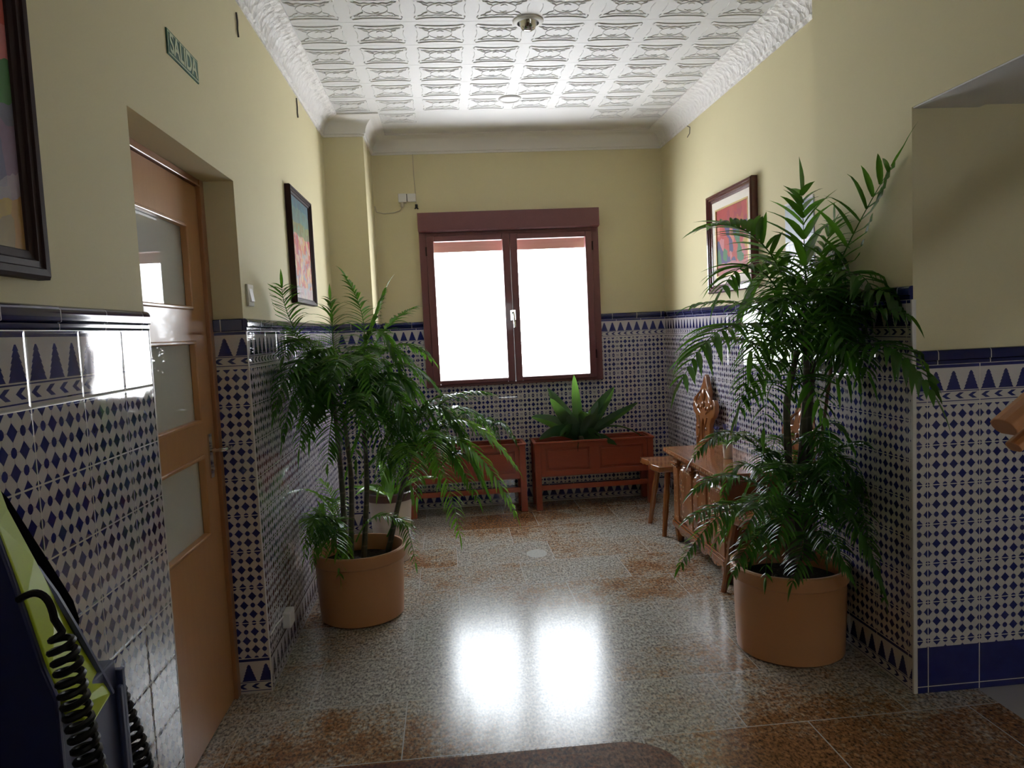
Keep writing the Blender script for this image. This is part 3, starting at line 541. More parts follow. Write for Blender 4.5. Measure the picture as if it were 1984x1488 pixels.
t = thing('exit_sign', (TL,2.53,2.33), 'small green SALIDA exit sign above the door', 'sign')
b = MB(); b.box((XL,2.385,2.335), (XL+.004,2.668,2.412)); b.build('sign_plate', M['sign'], t)
cu = bpy.data.curves.new('txt', 'FONT'); cu.body = 'SALIDA'; cu.size = .083; cu.extrude = .0006; cu.align_x = 'CENTER'; cu.align_y = 'CENTER'; cu.offset = .0016
to = bpy.data.objects.new('txt', cu); C.objects.link(to); dg = bpy.context.evaluated_depsgraph_get()
me = bpy.data.meshes.new_from_object(to.evaluated_get(dg)); bpy.data.objects.remove(to)
xs = [q.co.x for q in me.vertices]; sx = .248/(max(xs)-min(xs))
me.transform(Matrix.Translation((XL+.0048,2.5265,2.3735)) @ Matrix(((0,0,1,0),(1,0,0,0),(0,1,0,0),(0,0,0,1))) @ Matrix.Diagonal((sx,1,1,1)))
me.materials.clear(); me.materials.append(M['letters']); lo = bpy.data.objects.new('lettering', me); C.objects.link(lo); lo.parent = t; lo.matrix_parent_inverse = Matrix.Translation(t.location).inverted()
b = MB()
ring_frame(b, Vector((XL,2.389,2.339)), Vector((0,1,0)), Vector((0,0,1)), Vector((1,0,0)), .275, .069, [(0,.004),(0,.0049),(.003,.0049),(.003,.004)]); b.build('border_line', M['letters'], t)

t = thing('light_switch', (XL,3.13,1.6), 'light switch with bright rocker on the wall beside the door', 'switch')
b = MB(); b.box((XL,3.085,1.592), (XL+.010,3.175,1.682)); b.build('switch_plate', M['mount'], t, bevel=.003)
b = MB(); b.add([(XL+.010,3.105,1.61),(XL+.010,3.155,1.61),(XL+.018,3.155,1.612),(XL+.018,3.105,1.612),(XL+.010,3.105,1.664),(XL+.010,3.155,1.664)], [(0,1,2,3),(3,2,5,4),(0,3,4),(1,5,2),(0,4,5,1)]); b.build('rocker', M['white'], t)
t = thing('wall_socket', (TL,3.3,.16), 'white surface socket low on the left tiled wall by the palm pot', 'socket')
b = MB(); b.box((TL,3.255,.165), (TL+.038,3.345,.235)); b.build('socket_box', M['white'], t, bevel=.006)
b = MB(); b.tube([(TL+.004,3.03,.232),(TL+.004,3.12,.236),(TL+.006,3.26,.222)], .004, 6); b.build('cord', M['white'], t)
t = thing('junction_box', (-.24,YF,2.48), 'white twin junction box with cable above the window corner', 'junction box')
b = MB(); b.box((-.318,5.962,2.49), (-.252,YF,2.56)); b.box((-.247,5.962,2.495), (-.178,YF,2.558)); b.build('box_housing', M['white'], t, bevel=.006)
b = MB(); b.box((-.2515,5.964,2.50), (-.2475,YF,2.555)); b.build('gap', M['black'], t)
b = MB(); b.tube([(-.285,5.985,2.49),(-.287,5.985,2.455),(-.31,5.99,2.43),(-.36,5.994,2.416),(-.44,5.994,2.41),(-.495,5.994,2.425),(-.508,5.994,2.47)], .0045, 6); b.build('cord', M['cable'], t, smooth=True)
b = MB(); b.tube([(-.290,5.97,2.489),(-.290,5.97,2.455)], .014, 8); b.build('plug', M['cable'], t)
t = thing('hanging_cable', (-.18,YF,2.46), 'thin cable hanging from the cornice with a dark connector', 'cable')
b = MB(); b.tube([(-.187,5.994,2.885),(-.186,5.994,2.7),(-.180,5.994,2.55),(-.178,5.994,2.475)], .003, 6); b.build('cord', M['cable'], t)
b = MB(); b.tube([(-.178,5.990,2.475),(-.178,5.988,2.445)], .011, 8); b.tube([(-.192,5.99,2.44),(-.178,5.99,2.455),(-.165,5.99,2.438)], .006, 6); b.build('connector', M['black'], t)
for q, lab in ((((3.236,2.812),(3.245,2.78),(3.238,2.745),(3.246,2.715)), 'short dark wire on the left wall, to the right of the SALIDA sign'),
               (((4.488,2.852),(4.496,2.80),(4.490,2.77),(4.498,2.742)), 'short dark wire on the left wall above the small flower painting')):
    b = MB(); b.tube([(XL+.005,y,z) for y, z in q], .0038, 6); tag(b.build('wire', M['wire']), lab, 'wire')
b = MB(); b.tube([(XR-.001,5.33,2.865),(XR-.002,5.27,2.84),(XR-.002,5.28,2.80),(XR-.003,5.33,2.785)], .003, 6); tag(b.build('wire', M['wire']), 'short thin wire curling below the right wall cornice', 'wire')
t = thing('wall_calendar', (XR,3.66,1.62), 'pale wall calendar hung behind the right palm', 'calendar')
b = MB(); b.box((XR-.008,3.50,1.63), (XR-.001,3.80,2.03)); b.build('sheet', M['calendar'], t)
b = MB(); b.box((XR-.010,3.50,2.028), (XR-.001,3.80,2.040)); b.build('binding', M['white'], t)
b = MB(); b.tube([(XR-.002,3.70,2.02),(XR-.016,3.70,2.015),(XR-.016,3.70,2.0)], .004, 6); b.build('nail', M['chrome'], t)

t = thing('recessed_spotlight', (.498,3.808,ZC-.03), 'recessed round spotlight with silver bulb in the embossed ceiling', 'ceiling light')
b = MB(); b.lathe((.498,3.808,ZC), [(.078,.0),(.078,-.006),(.070,-.013),(.056,-.014),(.052,-.004),(.052,.0)]); b.build('ring', M['cornice_plain'], t, smooth=True)
b = MB(); b.lathe((.498,3.808,ZC), [(.001,-.052),(.018,-.050),(.034,-.040),(.044,-.022),(.048,-.002),(.050,.0)]); b.build('bulb', M['chrome'], t, smooth=True)
t = MB(); t.lathe((.515,5.055,ZC), [(.0,-.004),(.062,-.004),(.066,-.010),(.072,-.012),(.078,-.006),(.078,.0)]); tag(t.build('ceiling_cover', M['ceiling'], smooth=True), 'round white cover plate in the plain strip of ceiling near the window', 'cover plate')

# ------------------------------------------------------------------ palms
def qb(a, b, c, t):
    """curve through a, b (at t = .5) and c"""
    b2 = 2*b - .5*a - .5*c
    return a*(1-t)**2 + b2*2*t*(1-t) + c*t*t
def clampv(p, lim):
    x = p.x
    if lim: x = max(lim[0], x); x = min(lim[1] if p.y > 2.42 else 9, x) if p.y < 3.25 or lim[2] is None else min(lim[2], x)
    return Vector((x, p.y, max(p.z, .02)))
def leaflet(b, p, d, side, L, W, droop, lim, rnd):
    """folded lance-shaped leaflet: starts at p heading d, bends down with its weight"""
    n = 5; L *= rnd.uniform(.88,1.1); W *= rnd.uniform(.85,1.1)
    pos = p.copy(); dr = d.normalized(); rows = []
    tw = rnd.uniform(-.35,.35)
    for i in range(n+1):
        t = i/n
        w = W*.5*math.sin(PI*min(1, .10+.90*t)**.75) if t < 1 else 0.0
        w = max(w, .0004)
        s = dr.cross(Vector((0,0,1)))
        if s.length < .15: s = dr.cross(side)
        s.normalize(); up = s.cross(dr).normalized()
        s = s*math.cos(tw)+up*math.sin(tw)
        up = s.cross(dr).normalized()
        rows.append((pos + s*w + up*w*.35, pos.copy(), pos - s*w + up*w*.35))
        dr = (dr + Vector((0,0,-1))*droop*(.6+t)/n).normalized(); pos = pos + dr*(L/n)
    vs = [clampv(q, lim) for r in rows for q in r]
    b.add(vs, [(i*3+j, i*3+j+1, (i+1)*3+j+1, (i+1)*3+j) for i in range(n) for j in range(2)])
def frond(fr, parent, lim, seed, m, droop=1.0):
    rnd = random.Random(seed); a, mid, c = [Vector(q) for q in fr[:3]]; L, W, n = fr[3:6]
    b = MB()
    pts = [qb(a, mid, c, t/10) for t in range(11)]
    b.tube([clampv(p, lim) for p in pts], [.0042-.0030*i/10 for i in range(11)], 5, False)
    t0 = .22
    for i in range(n):
        t = t0+(1-t0)*(i+.5)/n
        p = qb(a, mid, c, t); q = (qb(a, mid, c, min(1, t+.03)) - qb(a, mid, c, t-.03)).normalized()
        s = q.cross(Vector((0,0,1)));  s = s.normalized() if s.length > .2 else Vector((rnd.uniform(-1,1), rnd.uniform(-1,1), 0)).normalized()
        ln = L*(.55+.65*math.sin(PI*min(1, (t-t0)/(1-t0)*.85+.15)))*(1 if t < .9 else .8)
        for sg in (-1, 1):
            ang = math.radians(66-20*t+rnd.uniform(-8,8))
            d = q*math.cos(ang) + s*sg*math.sin(ang) + Vector((0,0,rnd.uniform(.05,.25)))
            leaflet(b, p, d, s, ln, W, droop*rnd.uniform(.8,1.35), lim, rnd)
    leaflet(b, c, (c-qb(a, mid, c, .93)), Vector((1,0,0)), L*.8, W, droop*.8, lim, rnd)
    return b.build('frond', m, parent, smooth=True)
def pot(parent, cx, cy, h, rt, rb):
    b = MB(); b.lathe((cx,cy,0), [(0,.001),(rb-.012,.001),(rb,.010),(rb+(rt-rb)*.35,h*.45),(rt-.010,h-.068),(rt-.007,h-.062),(rt+.001,h-.058),(rt+.003,h-.006),(rt-.002,h),(rt-.012,h),(rt-.016,h-.008),(rt-.018,h-.09)], 64)
    b.build('plant_pot', M['pot'], parent, smooth=True)
    b = MB(); n = 40; rs = [0,.3,.6,.85,1]; R0 = rt-.017; vs = []
    rn = random.Random(3)
    for r in rs: vs += [(cx+R0*r*math.cos(2*PI*k/n), cy+R0*r*math.sin(2*PI*k/n), h-.085+rn.uniform(-.006,.006)*(r < 1)) for k in range(n)]
    b.add(vs, [(i*n+k, i*n+(k+1) % n, (i+1)*n+(k+1) % n, (i+1)*n+k) for i in range(4) for k in range(n)])
    b.build('soil', M['soil'], parent, smooth=True)
def stems(parent, lst, r0, r1):
    for s in lst:
        P = [Vector(q) for q in s]; pts = []
        for i in range(len(P)-1):
            for k in range(6): pts.append(P[i].lerp(P[i+1], k/6))
        pts.append(P[-1]); N_ = len(pts)
        sm = pts[:]
        for _ in range(3): sm = [sm[0]] + [(sm[i-1]+sm[i]*2+sm[i+1])/4 for i in range(1, N_-1)] + [sm[-1]]
        b = MB(); b.tube(sm, [(r0+(r1-r0)*i/N_)*(1.0+.14*((i*7) % 3 == 0)) for i in range(N_)], 8)
        b.build('stem', M['stem'], parent, smooth=True)

def fill(t, n, lo, hi, r0, r1, L, W, pr, seed, lim, m):
    # extra fronds springing from the canes between the ones above
    rnd = random.Random(seed)
    for i in range(n):
        c = Vector([rnd.uniform(a, b_) for a, b_ in zip(lo, hi)])
        a = rnd.uniform(0, 2*PI); r = rnd.uniform(r0, r1); u = rnd.uniform(.05,.20)
        mid = c + Vector((math.cos(a)*r*.5, math.sin(a)*r*.5, u)); tip = c + Vector((math.cos(a)*r, math.sin(a)*r, u-rnd.uniform(.10,.30)))
        frond([clampv(c, lim), clampv(mid, lim), clampv(tip, lim), L, W, pr], t, lim, seed*50+i, m, .75)
t = thing('potted_palm', (-.505,3.80,0), 'bushy potted palm against the left tiled wall, leaning right towards the window', 'palm', 'palms in terracotta pots')
pot(t, -.505, 3.80, .362, .236, .212)
stems(t, STEMS_L, .015, .010)
LIML = (-.783, 9, 9)
for i, f in enumerate(FRONDS_L):
    frond(f, t, LIML, 100+i, M['leaf_bright'] if i >= 36 and i % 2 == 0 or i in (25,26,27,28,33,34) else M['leaf'], .75)  # low tuft is young growth; lower right fronds coloured brighter to imitate backlight
fill(t, 10, (-.68,3.64,.36), (-.60,3.84,.46), .06, .16, .085, .012, 18, 25, LIML, M['leaf_bright'])
fill(t, 30, (-.62,3.70,1.02), (-.42,3.95,1.30), .20, .40, .11, .014, 24, 21, LIML, M['leaf'])
fill(t, 15, (-.28,3.72,.74), (-.06,3.95,.96), .22, .40, .10, .014, 23, 22, LIML, M['leaf'])
t = thing('potted_palm', (1.452,3.06,0), 'tall potted palm with cane stake at the tiled corner on the right', 'palm', 'palms in terracotta pots')
pot(t, 1.44, 3.02, .385, .243, .224)
stems(t, STEMS_R, .019, .012)
LIMR = (-9, 1.686, 1.686)
for i, f in enumerate(FRONDS_R): frond(f, t, LIMR, 300+i, M['leaf'], .75 if i > 2 else .5)
fill(t, 22, (1.50,2.98,1.15), (1.60,3.10,1.62), .16, .36, .15, .020, 14, 23, LIMR, M['leaf'])
fill(t, 26, (1.40,2.95,.42), (1.56,3.15,.85), .18, .36, .088, .012, 20, 24, LIMR, M['leaf'])
b = MB(); b.tube(STAKE, [.008,.008,.007], 8); b.build('cane_stake', M['bamboo'], t, smooth=True)

# cream pot with plant behind the left palm
t = thing('potted_plant', (-.41,4.70,0), 'small cream pot with brown rim standing behind the left palm', 'potted plant')
b = MB(); b.lathe((-.41,4.70,0), [(0,.001),(.10,.001),(.105,.01),(.138,.40),(.132,.40),(.128,.36)], 40); b.build('pot_body', M['cream_pot'], t, smooth=True)
b = MB(); b.lathe((-.41,4.70,0), [(.139,.398),(.152,.402),(.155,.45),(.147,.455),(.138,.44),(.136,.39)], 40); b.build('pot_rim', M['pot_rim'], t, smooth=True)
b = MB(); b.lathe((-.41,4.70,0), [(0,.425),(.138,.425)], 40); b.build('soil', M['soil'], t)
rn = random.Random(5)
for k in range(9):
    a = k*2.4; r = rn.uniform(.08,.24); h = rn.uniform(.10,.34)
    b = MB(); p0 = Vector((-.41+.03*math.cos(a),4.70+.03*math.sin(a),.42)); d = Vector((math.cos(a)*r,math.sin(a)*r,h))
    leaflet(b, p0, d, Vector((1,0,0)), .30+h*.3, .065, .9, (-.783,9,9), rn); b.build('leaf', M['leaf_bright'], t, smooth=True)

# ------------------------------------------------------------------ planters under the window
def planter(x0, x1, label):
    t = thing('wooden_planter', ((x0+x1)/2,5.84,0), label, 'planter', 'wooden planters under the window')
    y0, y1, zt = 5.70, 5.965, .535; p = .05
    for x in (x0, x1-p):
        for y in (y0, y1-p):
            b = MB(); b.box((x,y,0), (x+p,y+p,zt-.006)); b.build('leg', M['planter'], t, bevel=.003)
    b = MB()
    b.box((x0+p,y0+.016,.275), (x1-p,y0+.028,.53))                                  # recessed field
    xm = (x0+x1)/2
    for a, c in (((x0+p,.485),(x1-p,.53)), ((x0+p,.265),(x1-p,.312)), ((x0+p,.30),(x0+p+.04,.50)), ((x1-p-.04,.30),(x1-p,.50)), ((xm-.04,.30),(xm+.04,.50))):
        b.box((a[0],y0+.003,a[1]), (c[0],y0+.026,c[1]))
    for xa, xb in ((x0+p+.055,xm-.055), (xm+.055,x1-p-.055)):
        b.box((xa,y0+.008,.328), (xb,y0+.018,.470))
    b.build('front_panel', M['planter'], t, bevel=.004)
    b = MB(); b.box((x0+p,y1-.02,.27), (x1-p,y1-.005,.53)); b.build('back_panel', M['planter'], t)
    for x in (x0+.012, x1-.027):
        b = MB(); b.box((x,y0+p,.27), (x+.015,y1-p,.53)); b.build('end_panel', M['planter'], t)
    b = MB(); b.box((x0+p,y0+.012,.155), (x1-p,y0+.034,.195)); b.build('stretcher', M['planter'], t, bevel=.002)
    b = MB(); b.box((x0-.008,y0-.008,.53), (x1+.008,y0+.02,.545)); b.box((x0-.008,y1-.02,.53), (x1+.008,y1+.006,.545)); b.box((x0-.008,y0+.02,.53), (x0+.02,y1-.02,.545)); b.box((x1-.02,y0+.02,.53), (x1+.008,y1-.02,.545)); b.build('rim', M['planter'], t, bevel=.004)
    b = MB(); b.box((x0+.027,y0+.029,.285), (x1-.027,y1-.02,.50)); b.build('soil', M['soil'], t)
    return t
planter(.650, 1.612, 'reddish wooden planter on legs under the right window pane, holding broad-leaved plant')
planter(-.345, .580, 'reddish wooden planter mostly hidden behind the left palm fronds')
def ribbon(name, P, W, m, parent, fold=.25):
    a, mid, c = [Vector(q) for q in P]; n = 12; vs = []
    for i in range(n+1):
        t = i/n; p = qb(a, mid, c, t); q = (qb(a, mid, c, min(1, t+.02))-qb(a, mid, c, max(0, t-.02))).normalized()
        s = q.cross(Vector((0,1,.15))).normalized(); u = s.cross(q).normalized()
        w = W*.5*(math.sin(PI*min(1, (.12+.88*t))**.8)**.6 if t < 1 else .05); w = max(w, .003)
        wav = .004*math.sin(t*22)
        for k in (-1, -.5, 0, .5, 1): vs.append(p + s*w*k + u*(abs(k)*w*fold + wav*abs(k)))
    vs = [Vector((v.x, min(v.y, 5.985), v.z)) for v in vs]
    b = MB(); b.add(vs, [(i*5+j, i*5+j+1, (i+1)*5+j+1, (i+1)*5+j) for i in range(n) for j in range(4)])
    return b.build(name, m, parent, smooth=True)
t = thing('broad_leaf_plant', (1.10,5.82,.50), 'dark broad-leaved rosette plant growing in the right planter', 'plant')
for i, p in enumerate(NEST): ribbon('leaf', p, (.085,.10,.11,.10,.085,.13,.11,.09,.08,.115,.016,.10,.10,.09)[i], M['leaf_dark'], t, .5 if i in (0,2,4,5) else .25)
b = MB(); b.tube([(1.045,5.82,.50),(1.045,5.82,.56)], [.035,.02], 8); b.build('crown', M['stem'], t)
t = thing('feathery_plant', (.16,5.82,.50), 'dim feathery plant growing in the left planter below the window', 'plant')
for i, f in enumerate(FRONDS_F):
    g = [list(q) for q in f[:3]]; frond(g + list(f[3:]), t, None, 700+i, M['leaf'], 1.0)

# ------------------------------------------------------------------ carved chest, chairs, flowers
t = thing('carved_chest', (1.62,4.24,0), 'low carved wooden chest with inlaid top against the right wall', 'chest')
cx0, cx1, cy0, cy1 = 1.455, 1.80, 3.80, 4.685
b = MB(); b.box((cx0-.055,cy0-.045,.592), (cx1+.012,cy1+.04,.620)); b.box((cx0-.040,cy0-.03,.578), (cx1+.010,cy1+.028,.593)); b.box((cx0-.022,cy0-.014,.565), (cx1+.006,cy1+.014,.579)); b.build('lid', M['inlay'], t, bevel=.004)
b = MB(); b.box((cx0+.012,cy0,.10), (cx1,cy1,.566)); b.box((cx0-.015,cy0-.01,.10), (cx1,cy1+.01,.135)); b.box((cx0-.006,cy0-.004,.135), (cx1,cy1+.004,.15)); b.build('body', M['walnut'], t, bevel=.004)
for yy in (cy0+.002, cy0+.28, cy1-.36, cy1-.092):
    b = MB(); b.box((cx0-.004,yy,.15), (cx0+.014,yy+.09,.565)); b.box((cx0-.014,yy-.006,.50), (cx0+.012,yy+.096,.512)); b.box((cx0-.019,yy-.01,.520), (cx0+.012,yy+.10,.532))
    b.build('pilaster', M['inlay'], t, bevel=.003)
for ya, yb in ((cy0+.105,cy0+.268), (cy0+.385,cy1-.372), (cy1-.258,cy1-.104)):
    ym = (ya+yb)/2; hw = (yb-ya)/2
    b = MB(); pts = [(-hw,.16),(hw,.16),(hw,.46)] + [(hw*math.cos(a),.46+.07*math.sin(a)) for a in [k*PI/10 for k in range(1,10)]] + [(-hw,.46)]
    rows = [[(cx0+.012,ym+p*1.0,z) for p, z in pts], [(cx0+.004,ym+p*.92,.16+(z-.16)*.97+.005) for p, z in pts], [(cx0+.001,ym+p*.70,.16+(z-.16)*.90+.02) for p, z in pts], [(cx0-.008,ym+p*.55,.16+(z-.16)*.84+.035) for p, z in pts]]
    n = len(pts); vs = [q for r in rows for q in r]
    b.add(vs, [(i*n+k, i*n+(k+1) % n, (i+1)*n+(k+1) % n, (i+1)*n+k) for i in range(3) for k in range(n)] + [tuple(3*n+k for k in range(n))])
    for k in range(7):
        b.ball((cx0-.006,ym+math.sin(k*2.1)*hw*.3,.20+k*.045), .012, 8, 6, (.35,1,1))
    b.build('carved_panel', M['inlay'], t, smooth=True)
sc = [(cy0+.05,.10),(cy1-.05,.10)] + [(cy1-.05-(cy1-cy0-.1)*k/24,.10-.028*abs(math.sin(k*PI/6))-.004) for k in range(25)]
o = outline('apron', [sc], .014, M['walnut'], Matrix.Translation((cx0+.004,0,0)) @ Matrix(((0,0,1,0),(1,0,0,0),(0,1,0,0),(0,0,0,1))), t)
for x in (cx0-.006, cx1-.055):
    for y in (cy0, cy1-.06):
        b = MB(); b.add([(x,y,.10),(x+.055,y,.10),(x+.055,y+.055,.10),(x,y+.055,.10),(x+.008,y+.008,0),(x+.047,y+.008,0),(x+.047,y+.047,0),(x+.008,y+.047,0)],
            [(0,1,2,3),(7,6,5,4),(0,4,5,1),(1,5,6,2),(2,6,7,3),(3,7,4,0)]); b.build('leg', M['walnut'], t, bevel=.003)

def chair(yc, label):
    t = thing('carved_chair', (1.58,yc,0), label, 'chair', 'carved wooden chairs along the right wall')
    n = 14; hw = .195; sx0, sx1 = 1.375, 1.775
    pts = []
    for i in range(n+1): pts.append((sx0+.012*math.cos(i/n*2*PI*1.5)-.006, yc-hw+2*hw*i/n))
    pts += [(sx1,yc+hw*.86), (sx1,yc-hw*.86)]
    o = outline('seat', [pts], .030, M['walnut'], Matrix.Translation((0,0,.462)), t, bevel=.005)
    b = MB(); b.box((sx0+.06,yc-.13,.425), (sx1-.05,yc+.13,.449)); b.build('seat_block', M['walnut'], t, bevel=.004)
    for dx, dy in ((1,1),(1,-1),(-1,1),(-1,-1)):
        x, y = (1.46 if dx > 0 else 1.70), yc+dy*.11; ex, ey = x-dx*.055, yc+dy*.175
        b = MB(); r = []
        for k in range(9):
            q = k/8; r.append(.022-.006*q + (.004 if k in (3,5) else 0))
        b.tube([(x+(ex-x)*k/8, y+(ey-y)*k/8, .435*(1-k/8)) for k in range(9)], r, 8); b.build('leg', M['walnut'], t, smooth=True)
    H = [(.105,.47),(.110,.56),(.120,.62),(.135,.68),(.128,.735),(.150,.78),(.195,.800),(.215,.835),(.210,.875),(.185,.905),(.150,.905),(.122,.880),(.092,.885),(.075,.925),(.078,.960),(.060,.985),(.035,1.015),(.022,1.045),(.0,1.066)]
    out = H + [(-a, z) for a, z in H[-2::-1]]
    hole = [(.018,.600),(.030,.66),(.032,.72),(.018,.755),(0,.775),(-.018,.755),(-.032,.72),(-.030,.66),(-.018,.600)]
    MW = Matrix.Translation((1.752,yc,.47)) @ Matrix.Rotation(math.radians(4), 4, 'Y') @ Matrix.Translation((0,0,-.47)) @ Matrix(((0,0,1,0),(1,0,0,0),(0,1,0,0),(0,0,0,1)))
    bk = outline('backrest', [out, hole], .022, M['walnut'], MW, t, bevel=.005)
    b = MB()
    def at(a, z, off=-.018): return MW @ Vector((a, z, off))
    for sg in (-1, 1):
        b.tube([at(sg*(.05+.10*math.sin(q*PI)), .80+.16*q) for q in [k/10 for k in range(11)]], [.004+.007*math.sin(k*PI/10) for k in range(11)], 6)
        for a, z, r in ((.10,.84,.020),(.165,.86,.018),(.075,.70,.013),(.085,.62,.013),(.045,.84,.014)): b.ball(at(sg*a, z), r, 10, 6, (.6,1,1))
        b.tube([at(sg*(.06+.02*math.cos(q*6)), .58+.2*q) for q in [k/10 for k in range(11)]], .006, 6)
    b.ball(at(0,.93), .030, 12, 8, (.5,1,1.5)); b.ball(at(0,.865), .022, 10, 6, (.6,1,1))
    b.build('carving', M['walnut'], bk, smooth=True)
    return t
chair(4.945, 'carved wooden chair with pierced pointed back, in the far right corner beyond the chest')
chair(3.53, 'carved wooden chair hidden behind the right palm, near side of the chest')

t = thing('flower_vase', (1.64,4.20,.62), 'small bunch of violet flowers in a glass on the chest', 'flowers')
b = MB(); b.lathe((1.64,4.20,.62), [(0,.001),(.024,.001),(.027,.006),(.030,.09),(.028,.09),(.025,.01)], 24); b.build('glass', M['white'], t, smooth=True)
rn = random.Random(11)
for k, (dx, dz) in enumerate(((-.065,.185),(-.02,.195),(.03,.185),(.065,.175),(0,.165))):
    yy = 4.20+rn.uniform(-.03,.03); b = MB(); b.tube([(1.64,4.20,.64),(1.64+dx*.5,yy,.62+dz*.6),(1.64+dx,yy,.62+dz-.02)], .0022, 5); b.build('flower_stem', M['leaf_bright'], t)
    b = MB()
    for q in range(16):
        a = q*2.4; e = rn.uniform(.2,1); c0 = Vector((1.64+dx,yy,.62+dz-.022)); d = Vector((math.cos(a)*e*.7,math.sin(a)*e*.7,1.0))
        leaflet(b, c0, d, Vector((1,0,0)), .040, .012, .3, None, rn)
    b.build('blossom', M['petal'], t, smooth=True)
b = MB()
for q in range(22):
    a = q*2.4; leaflet(b, Vector((1.64,4.20,.70)), Vector((math.cos(a)*.8,math.sin(a)*.8,rn.uniform(.2,1))), Vector((1,0,0)), .085, .014, .8, None, rn)
b.build('foliage', M['leaf_bright'], t, smooth=True)

# ------------------------------------------------------------------ stair handrail at the right edge
t = thing('stair_handrail', (1.62,1.7,0), 'end of a moulded wooden handrail jutting in at the right edge', 'handrail')
d = Vector((.80,.06,.56)).normalized(); s = Vector((0,0,1)).cross(d).normalized(); u = d.cross(s)
p0 = Vector((1.372,1.70,1.150)); p1 = p0+d*1.1
prof = [(-.032,-.018),(-.038,-.004),(-.034,.012),(-.018,.022),(0,.025),(.018,.022),(.034,.012),(.038,-.004),(.032,-.018),(.020,-.026),(-.020,-.026)]
b = MB(); n = len(prof); vs = [p+s*a+u*c for p in (p0,p1) for a, c in prof]
b.add(vs, [(k,(k+1) % n,n+(k+1) % n,n+k) for k in range(n)] + [tuple(range(n))[::-1], tuple(range(n,2*n))]); b.build('rail', M['rail'], t, bevel=.003)
q0 = Vector((1.400,1.70,1.098)); b = MB(); vs = [p+s*a+u*c for p in (q0,q0+d*1.06) for a, c in [(x*.62,y*.62) for x, y in prof]]
b.add(vs, [(k,(k+1) % n,n+(k+1) % n,n+k) for k in range(n)] + [tuple(range(n))[::-1], tuple(range(n,2*n))]); b.build('lower_rail', M['rail'], t, bevel=.002)
for px in (1.64,):
    pp = Vector((px,1.715,0)); zt = 1.25
    b = MB(); b.lathe((px,1.715,0), [(0,0),(.03,0),(.03,.14),(.020,.17),(.026,.30),(.018,.55),(.024,.80),(.016,1.0),(.022,1.12),(.022,zt+.05),(0,zt+.05)], 20); b.build('baluster', M['rail'], t, smooth=True)
b = MB(); b.tube([p0+d*.055-u*.022,p0+d*.065-u*.058], .009, 8); b.build('bracket', M['chrome'], t, smooth=True)

# ------------------------------------------------------------------ blue and lime kiosk at the left edge
t = thing('phone_kiosk', (-.68,1.17,.17), 'dark blue and lime kiosk with coiled black cords at the lower left edge', 'kiosk')
ny, fy = 1.08, 1.26
side = [(-.775,.17),(-.583,.17),(-.581,.95),(-.596,1.00),(-.622,1.12),(-.650,1.24),(-.672,1.32),(-.775,1.34)]
b = MB(); vs = [(x,y,z) for y in (ny-.012,ny) for x, z in side]; n = len(side)
b.add(vs, [tuple(range(n)), tuple(range(n,2*n))[::-1]] + [(k,n+k,n+(k+1) % n,(k+1) % n) for k in range(n)]); b.build('side_panel', M['blue'], t, bevel=.003)
b = MB(); b.box((-.775,ny,.17), (-.585,fy,.925)); b.box((-.585,fy-.012,.17), (-.576,fy+.004,.88)); b.build('body', M['blue2'], t, bevel=.004)
Ne = [(-.652,1.075,1.26),(-.640,1.076,1.209),(-.613,1.077,1.10),(-.588,1.078,.979),(-.575,1.09,.925),(-.566,1.13,.878)]
Fa = [(-.712,1.2,1.262),(-.698,1.2,1.206),(-.665,1.2,1.124),(-.641,1.2,1.064),(-.585,1.22,.902),(-.576,1.22,.884)]
b = MB(); vs = Ne+Fa+[(x-.03,y,z-.012) for x, y, z in Ne]+[(x-.03,y,z-.012) for x, y, z in Fa]; n = 6
b.add(vs, [(k,n+k,n+k+1,k+1) for k in range(5)]+[(2*n+k,2*n+k+1,3*n+k+1,3*n+k) for k in range(5)]+[(k,k+1,2*n+k+1,2*n+k) for k in range(5)]+[(n+k+1,n+k,3*n+k,3*n+k+1) for k in range(5)]+[(0,2*n,3*n,n),(5,11,23,17)]); b.build('front_panel', M['lime'], t, bevel=.003, weld=True)
b = MB(); b.tube([(-.711,1.19,1.192),(-.689,1.19,1.143),(-.664,1.2,1.105),(-.640,1.2,1.062),(-.614,1.2,1.004),(-.585,1.22,.902),(-.578,1.22,.882)], .0060, 6); b.build('edge_rail', M['blue2'], t, smooth=True)
blk = [(-.775,1.30),(-.766,1.222),(-.752,1.204),(-.694,1.086),(-.662,1.018),(-.655,.985),(-.660,.945),(-.775,.93)]
b = MB(); vs = [(x,y,z) for y in (1.262,1.30) for x, z in blk]; n = len(blk)
b.add(vs, [tuple(range(n)), tuple(range(n,2*n))[::-1]] + [(k,n+k,n+(k+1) % n,(k+1) % n) for k in range(n)]); b.build('back_plate', M['rubber'], t, bevel=.006)
b = MB(); b.box((-.66,1.26,.17), (-.576,1.272,.905)); b.build('corner_post', M['blue2'], t, bevel=.002)
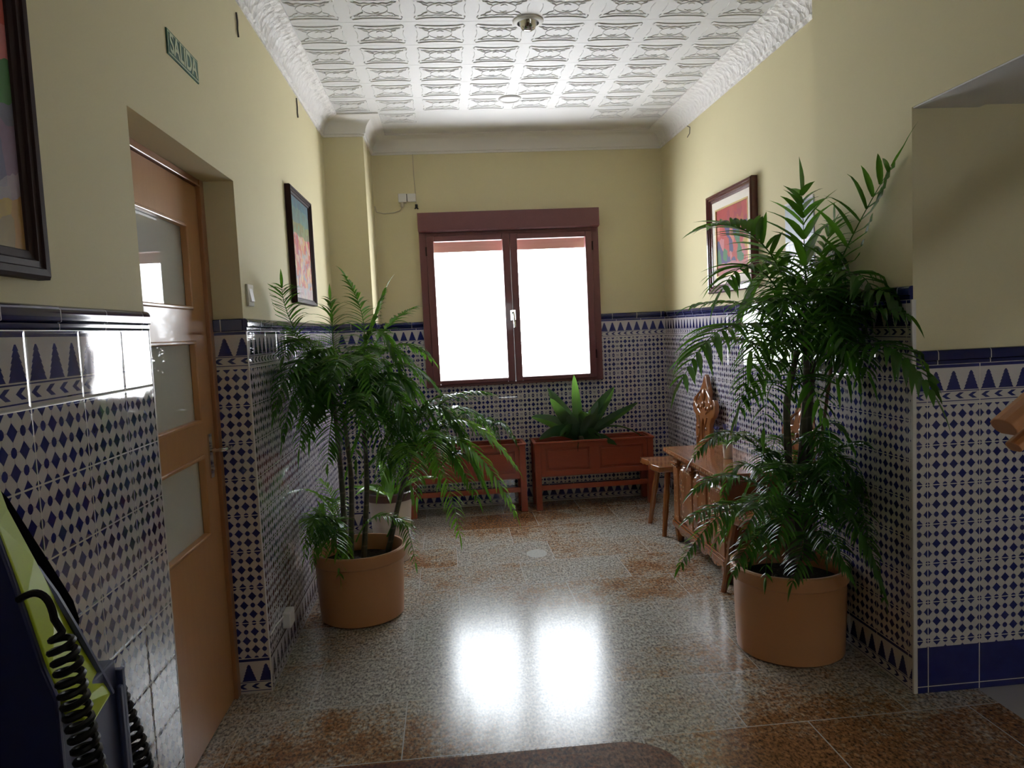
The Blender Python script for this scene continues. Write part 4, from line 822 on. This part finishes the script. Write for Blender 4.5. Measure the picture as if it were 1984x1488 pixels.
def coil(name, path, r, pitch, w_, parent, lead=None):
    P = [Vector(p) for p in path]; seg = [(P[i+1]-P[i]).length for i in range(len(P)-1)]; tot = sum(seg); turns = tot/pitch
    n = int(turns*14); pts = list(lead or [])
    for i in range(n+1):
        s_ = tot*i/n; k = 0
        while k < len(seg)-1 and s_ > seg[k]: s_ -= seg[k]; k += 1
        p = P[k].lerp(P[k+1], s_/seg[k]); t_ = (P[min(k+1, len(P)-1)]-P[k]).normalized(); a_ = t_.cross(Vector((0,1,0))).normalized(); b_ = t_.cross(a_)
        an = 2*PI*turns*i/n; rr = r*min(1, .4+i/25)
        pts.append(p + (a_*math.cos(an)+b_*math.sin(an))*rr)
    b = MB(); b.tube(pts, w_, 7); return b.build(name, M['black'], parent, smooth=True)
coil('coiled_cord', [(-.566,1.06,1.052),(-.556,1.06,1.00),(-.553,1.06,.965),(-.548,1.06,.92),(-.540,1.06,.86),(-.532,1.06,.80),(-.530,1.06,.60)], .0160, .0165, .0052, t,
     [qb(Vector((-.614,1.06,1.104)), Vector((-.572,1.045,1.112)), Vector((-.566,1.055,1.064)), k/12) for k in range(12)])
coil('coiled_cord', [(-.660,1.40,.835),(-.655,1.40,.80),(-.640,1.40,.745),(-.625,1.40,.69),(-.618,1.40,.64),(-.61,1.40,.45)], .0165, .0175, .0055, t)

# ------------------------------------------------------------------ camera, sky, output
cam = bpy.data.cameras.new('camera'); cam.sensor_width = 36; cam.lens = 1420.055*36/1984; cam.clip_start = .02
co = bpy.data.objects.new('camera', cam); C.objects.link(co)
co.matrix_world = Matrix(((0.99486115,0.05237492,-0.0866496,0),(-0.09024292,0.07065531,-0.99341031,0),(-0.04590754,0.99612484,0.07501869,1.45),(0,0,0,1)))
bpy.context.scene.camera = co
w = bpy.data.worlds.new('World'); bpy.context.scene.world = w; w.use_nodes = True
bg = w.node_tree.nodes['Background']; X.nt = w.node_tree           # hazy bright sky above, sunlit pale ground below
tc = N('ShaderNodeTexCoord'); sx = N('ShaderNodeSeparateXYZ'); lk(tc.outputs['Generated'], sx.inputs[0])
g = X.m('MULTIPLY', X(sx.outputs[2])*6.0 + .5, 1.0, clamp=True)
lk(mix(g, (.95,.97,1.0), (.88,.94,1.0)), bg.inputs[0]); low = X.m('MULTIPLY', X(sx.outputs[2])*-2.5 - .6, 1.0, clamp=True)
lk(g*-8.0 + 26.0 + low*8.0, bg.inputs[1])
sc = bpy.context.scene
sc.view_settings.view_transform = 'Standard'; sc.view_settings.look = 'None'; sc.view_settings.exposure = -.2; sc.view_settings.gamma = 1
sc.view_settings.use_curve_mapping = False
try:
    sc.cycles.use_denoising = True; sc.cycles.max_bounces = 10; sc.cycles.diffuse_bounces = 6; sc.cycles.glossy_bounces = 4
    sc.cycles.transparent_max_bounces = 12; sc.cycles.caustics_reflective = False; sc.cycles.sample_clamp_indirect = 8
except Exception: pass
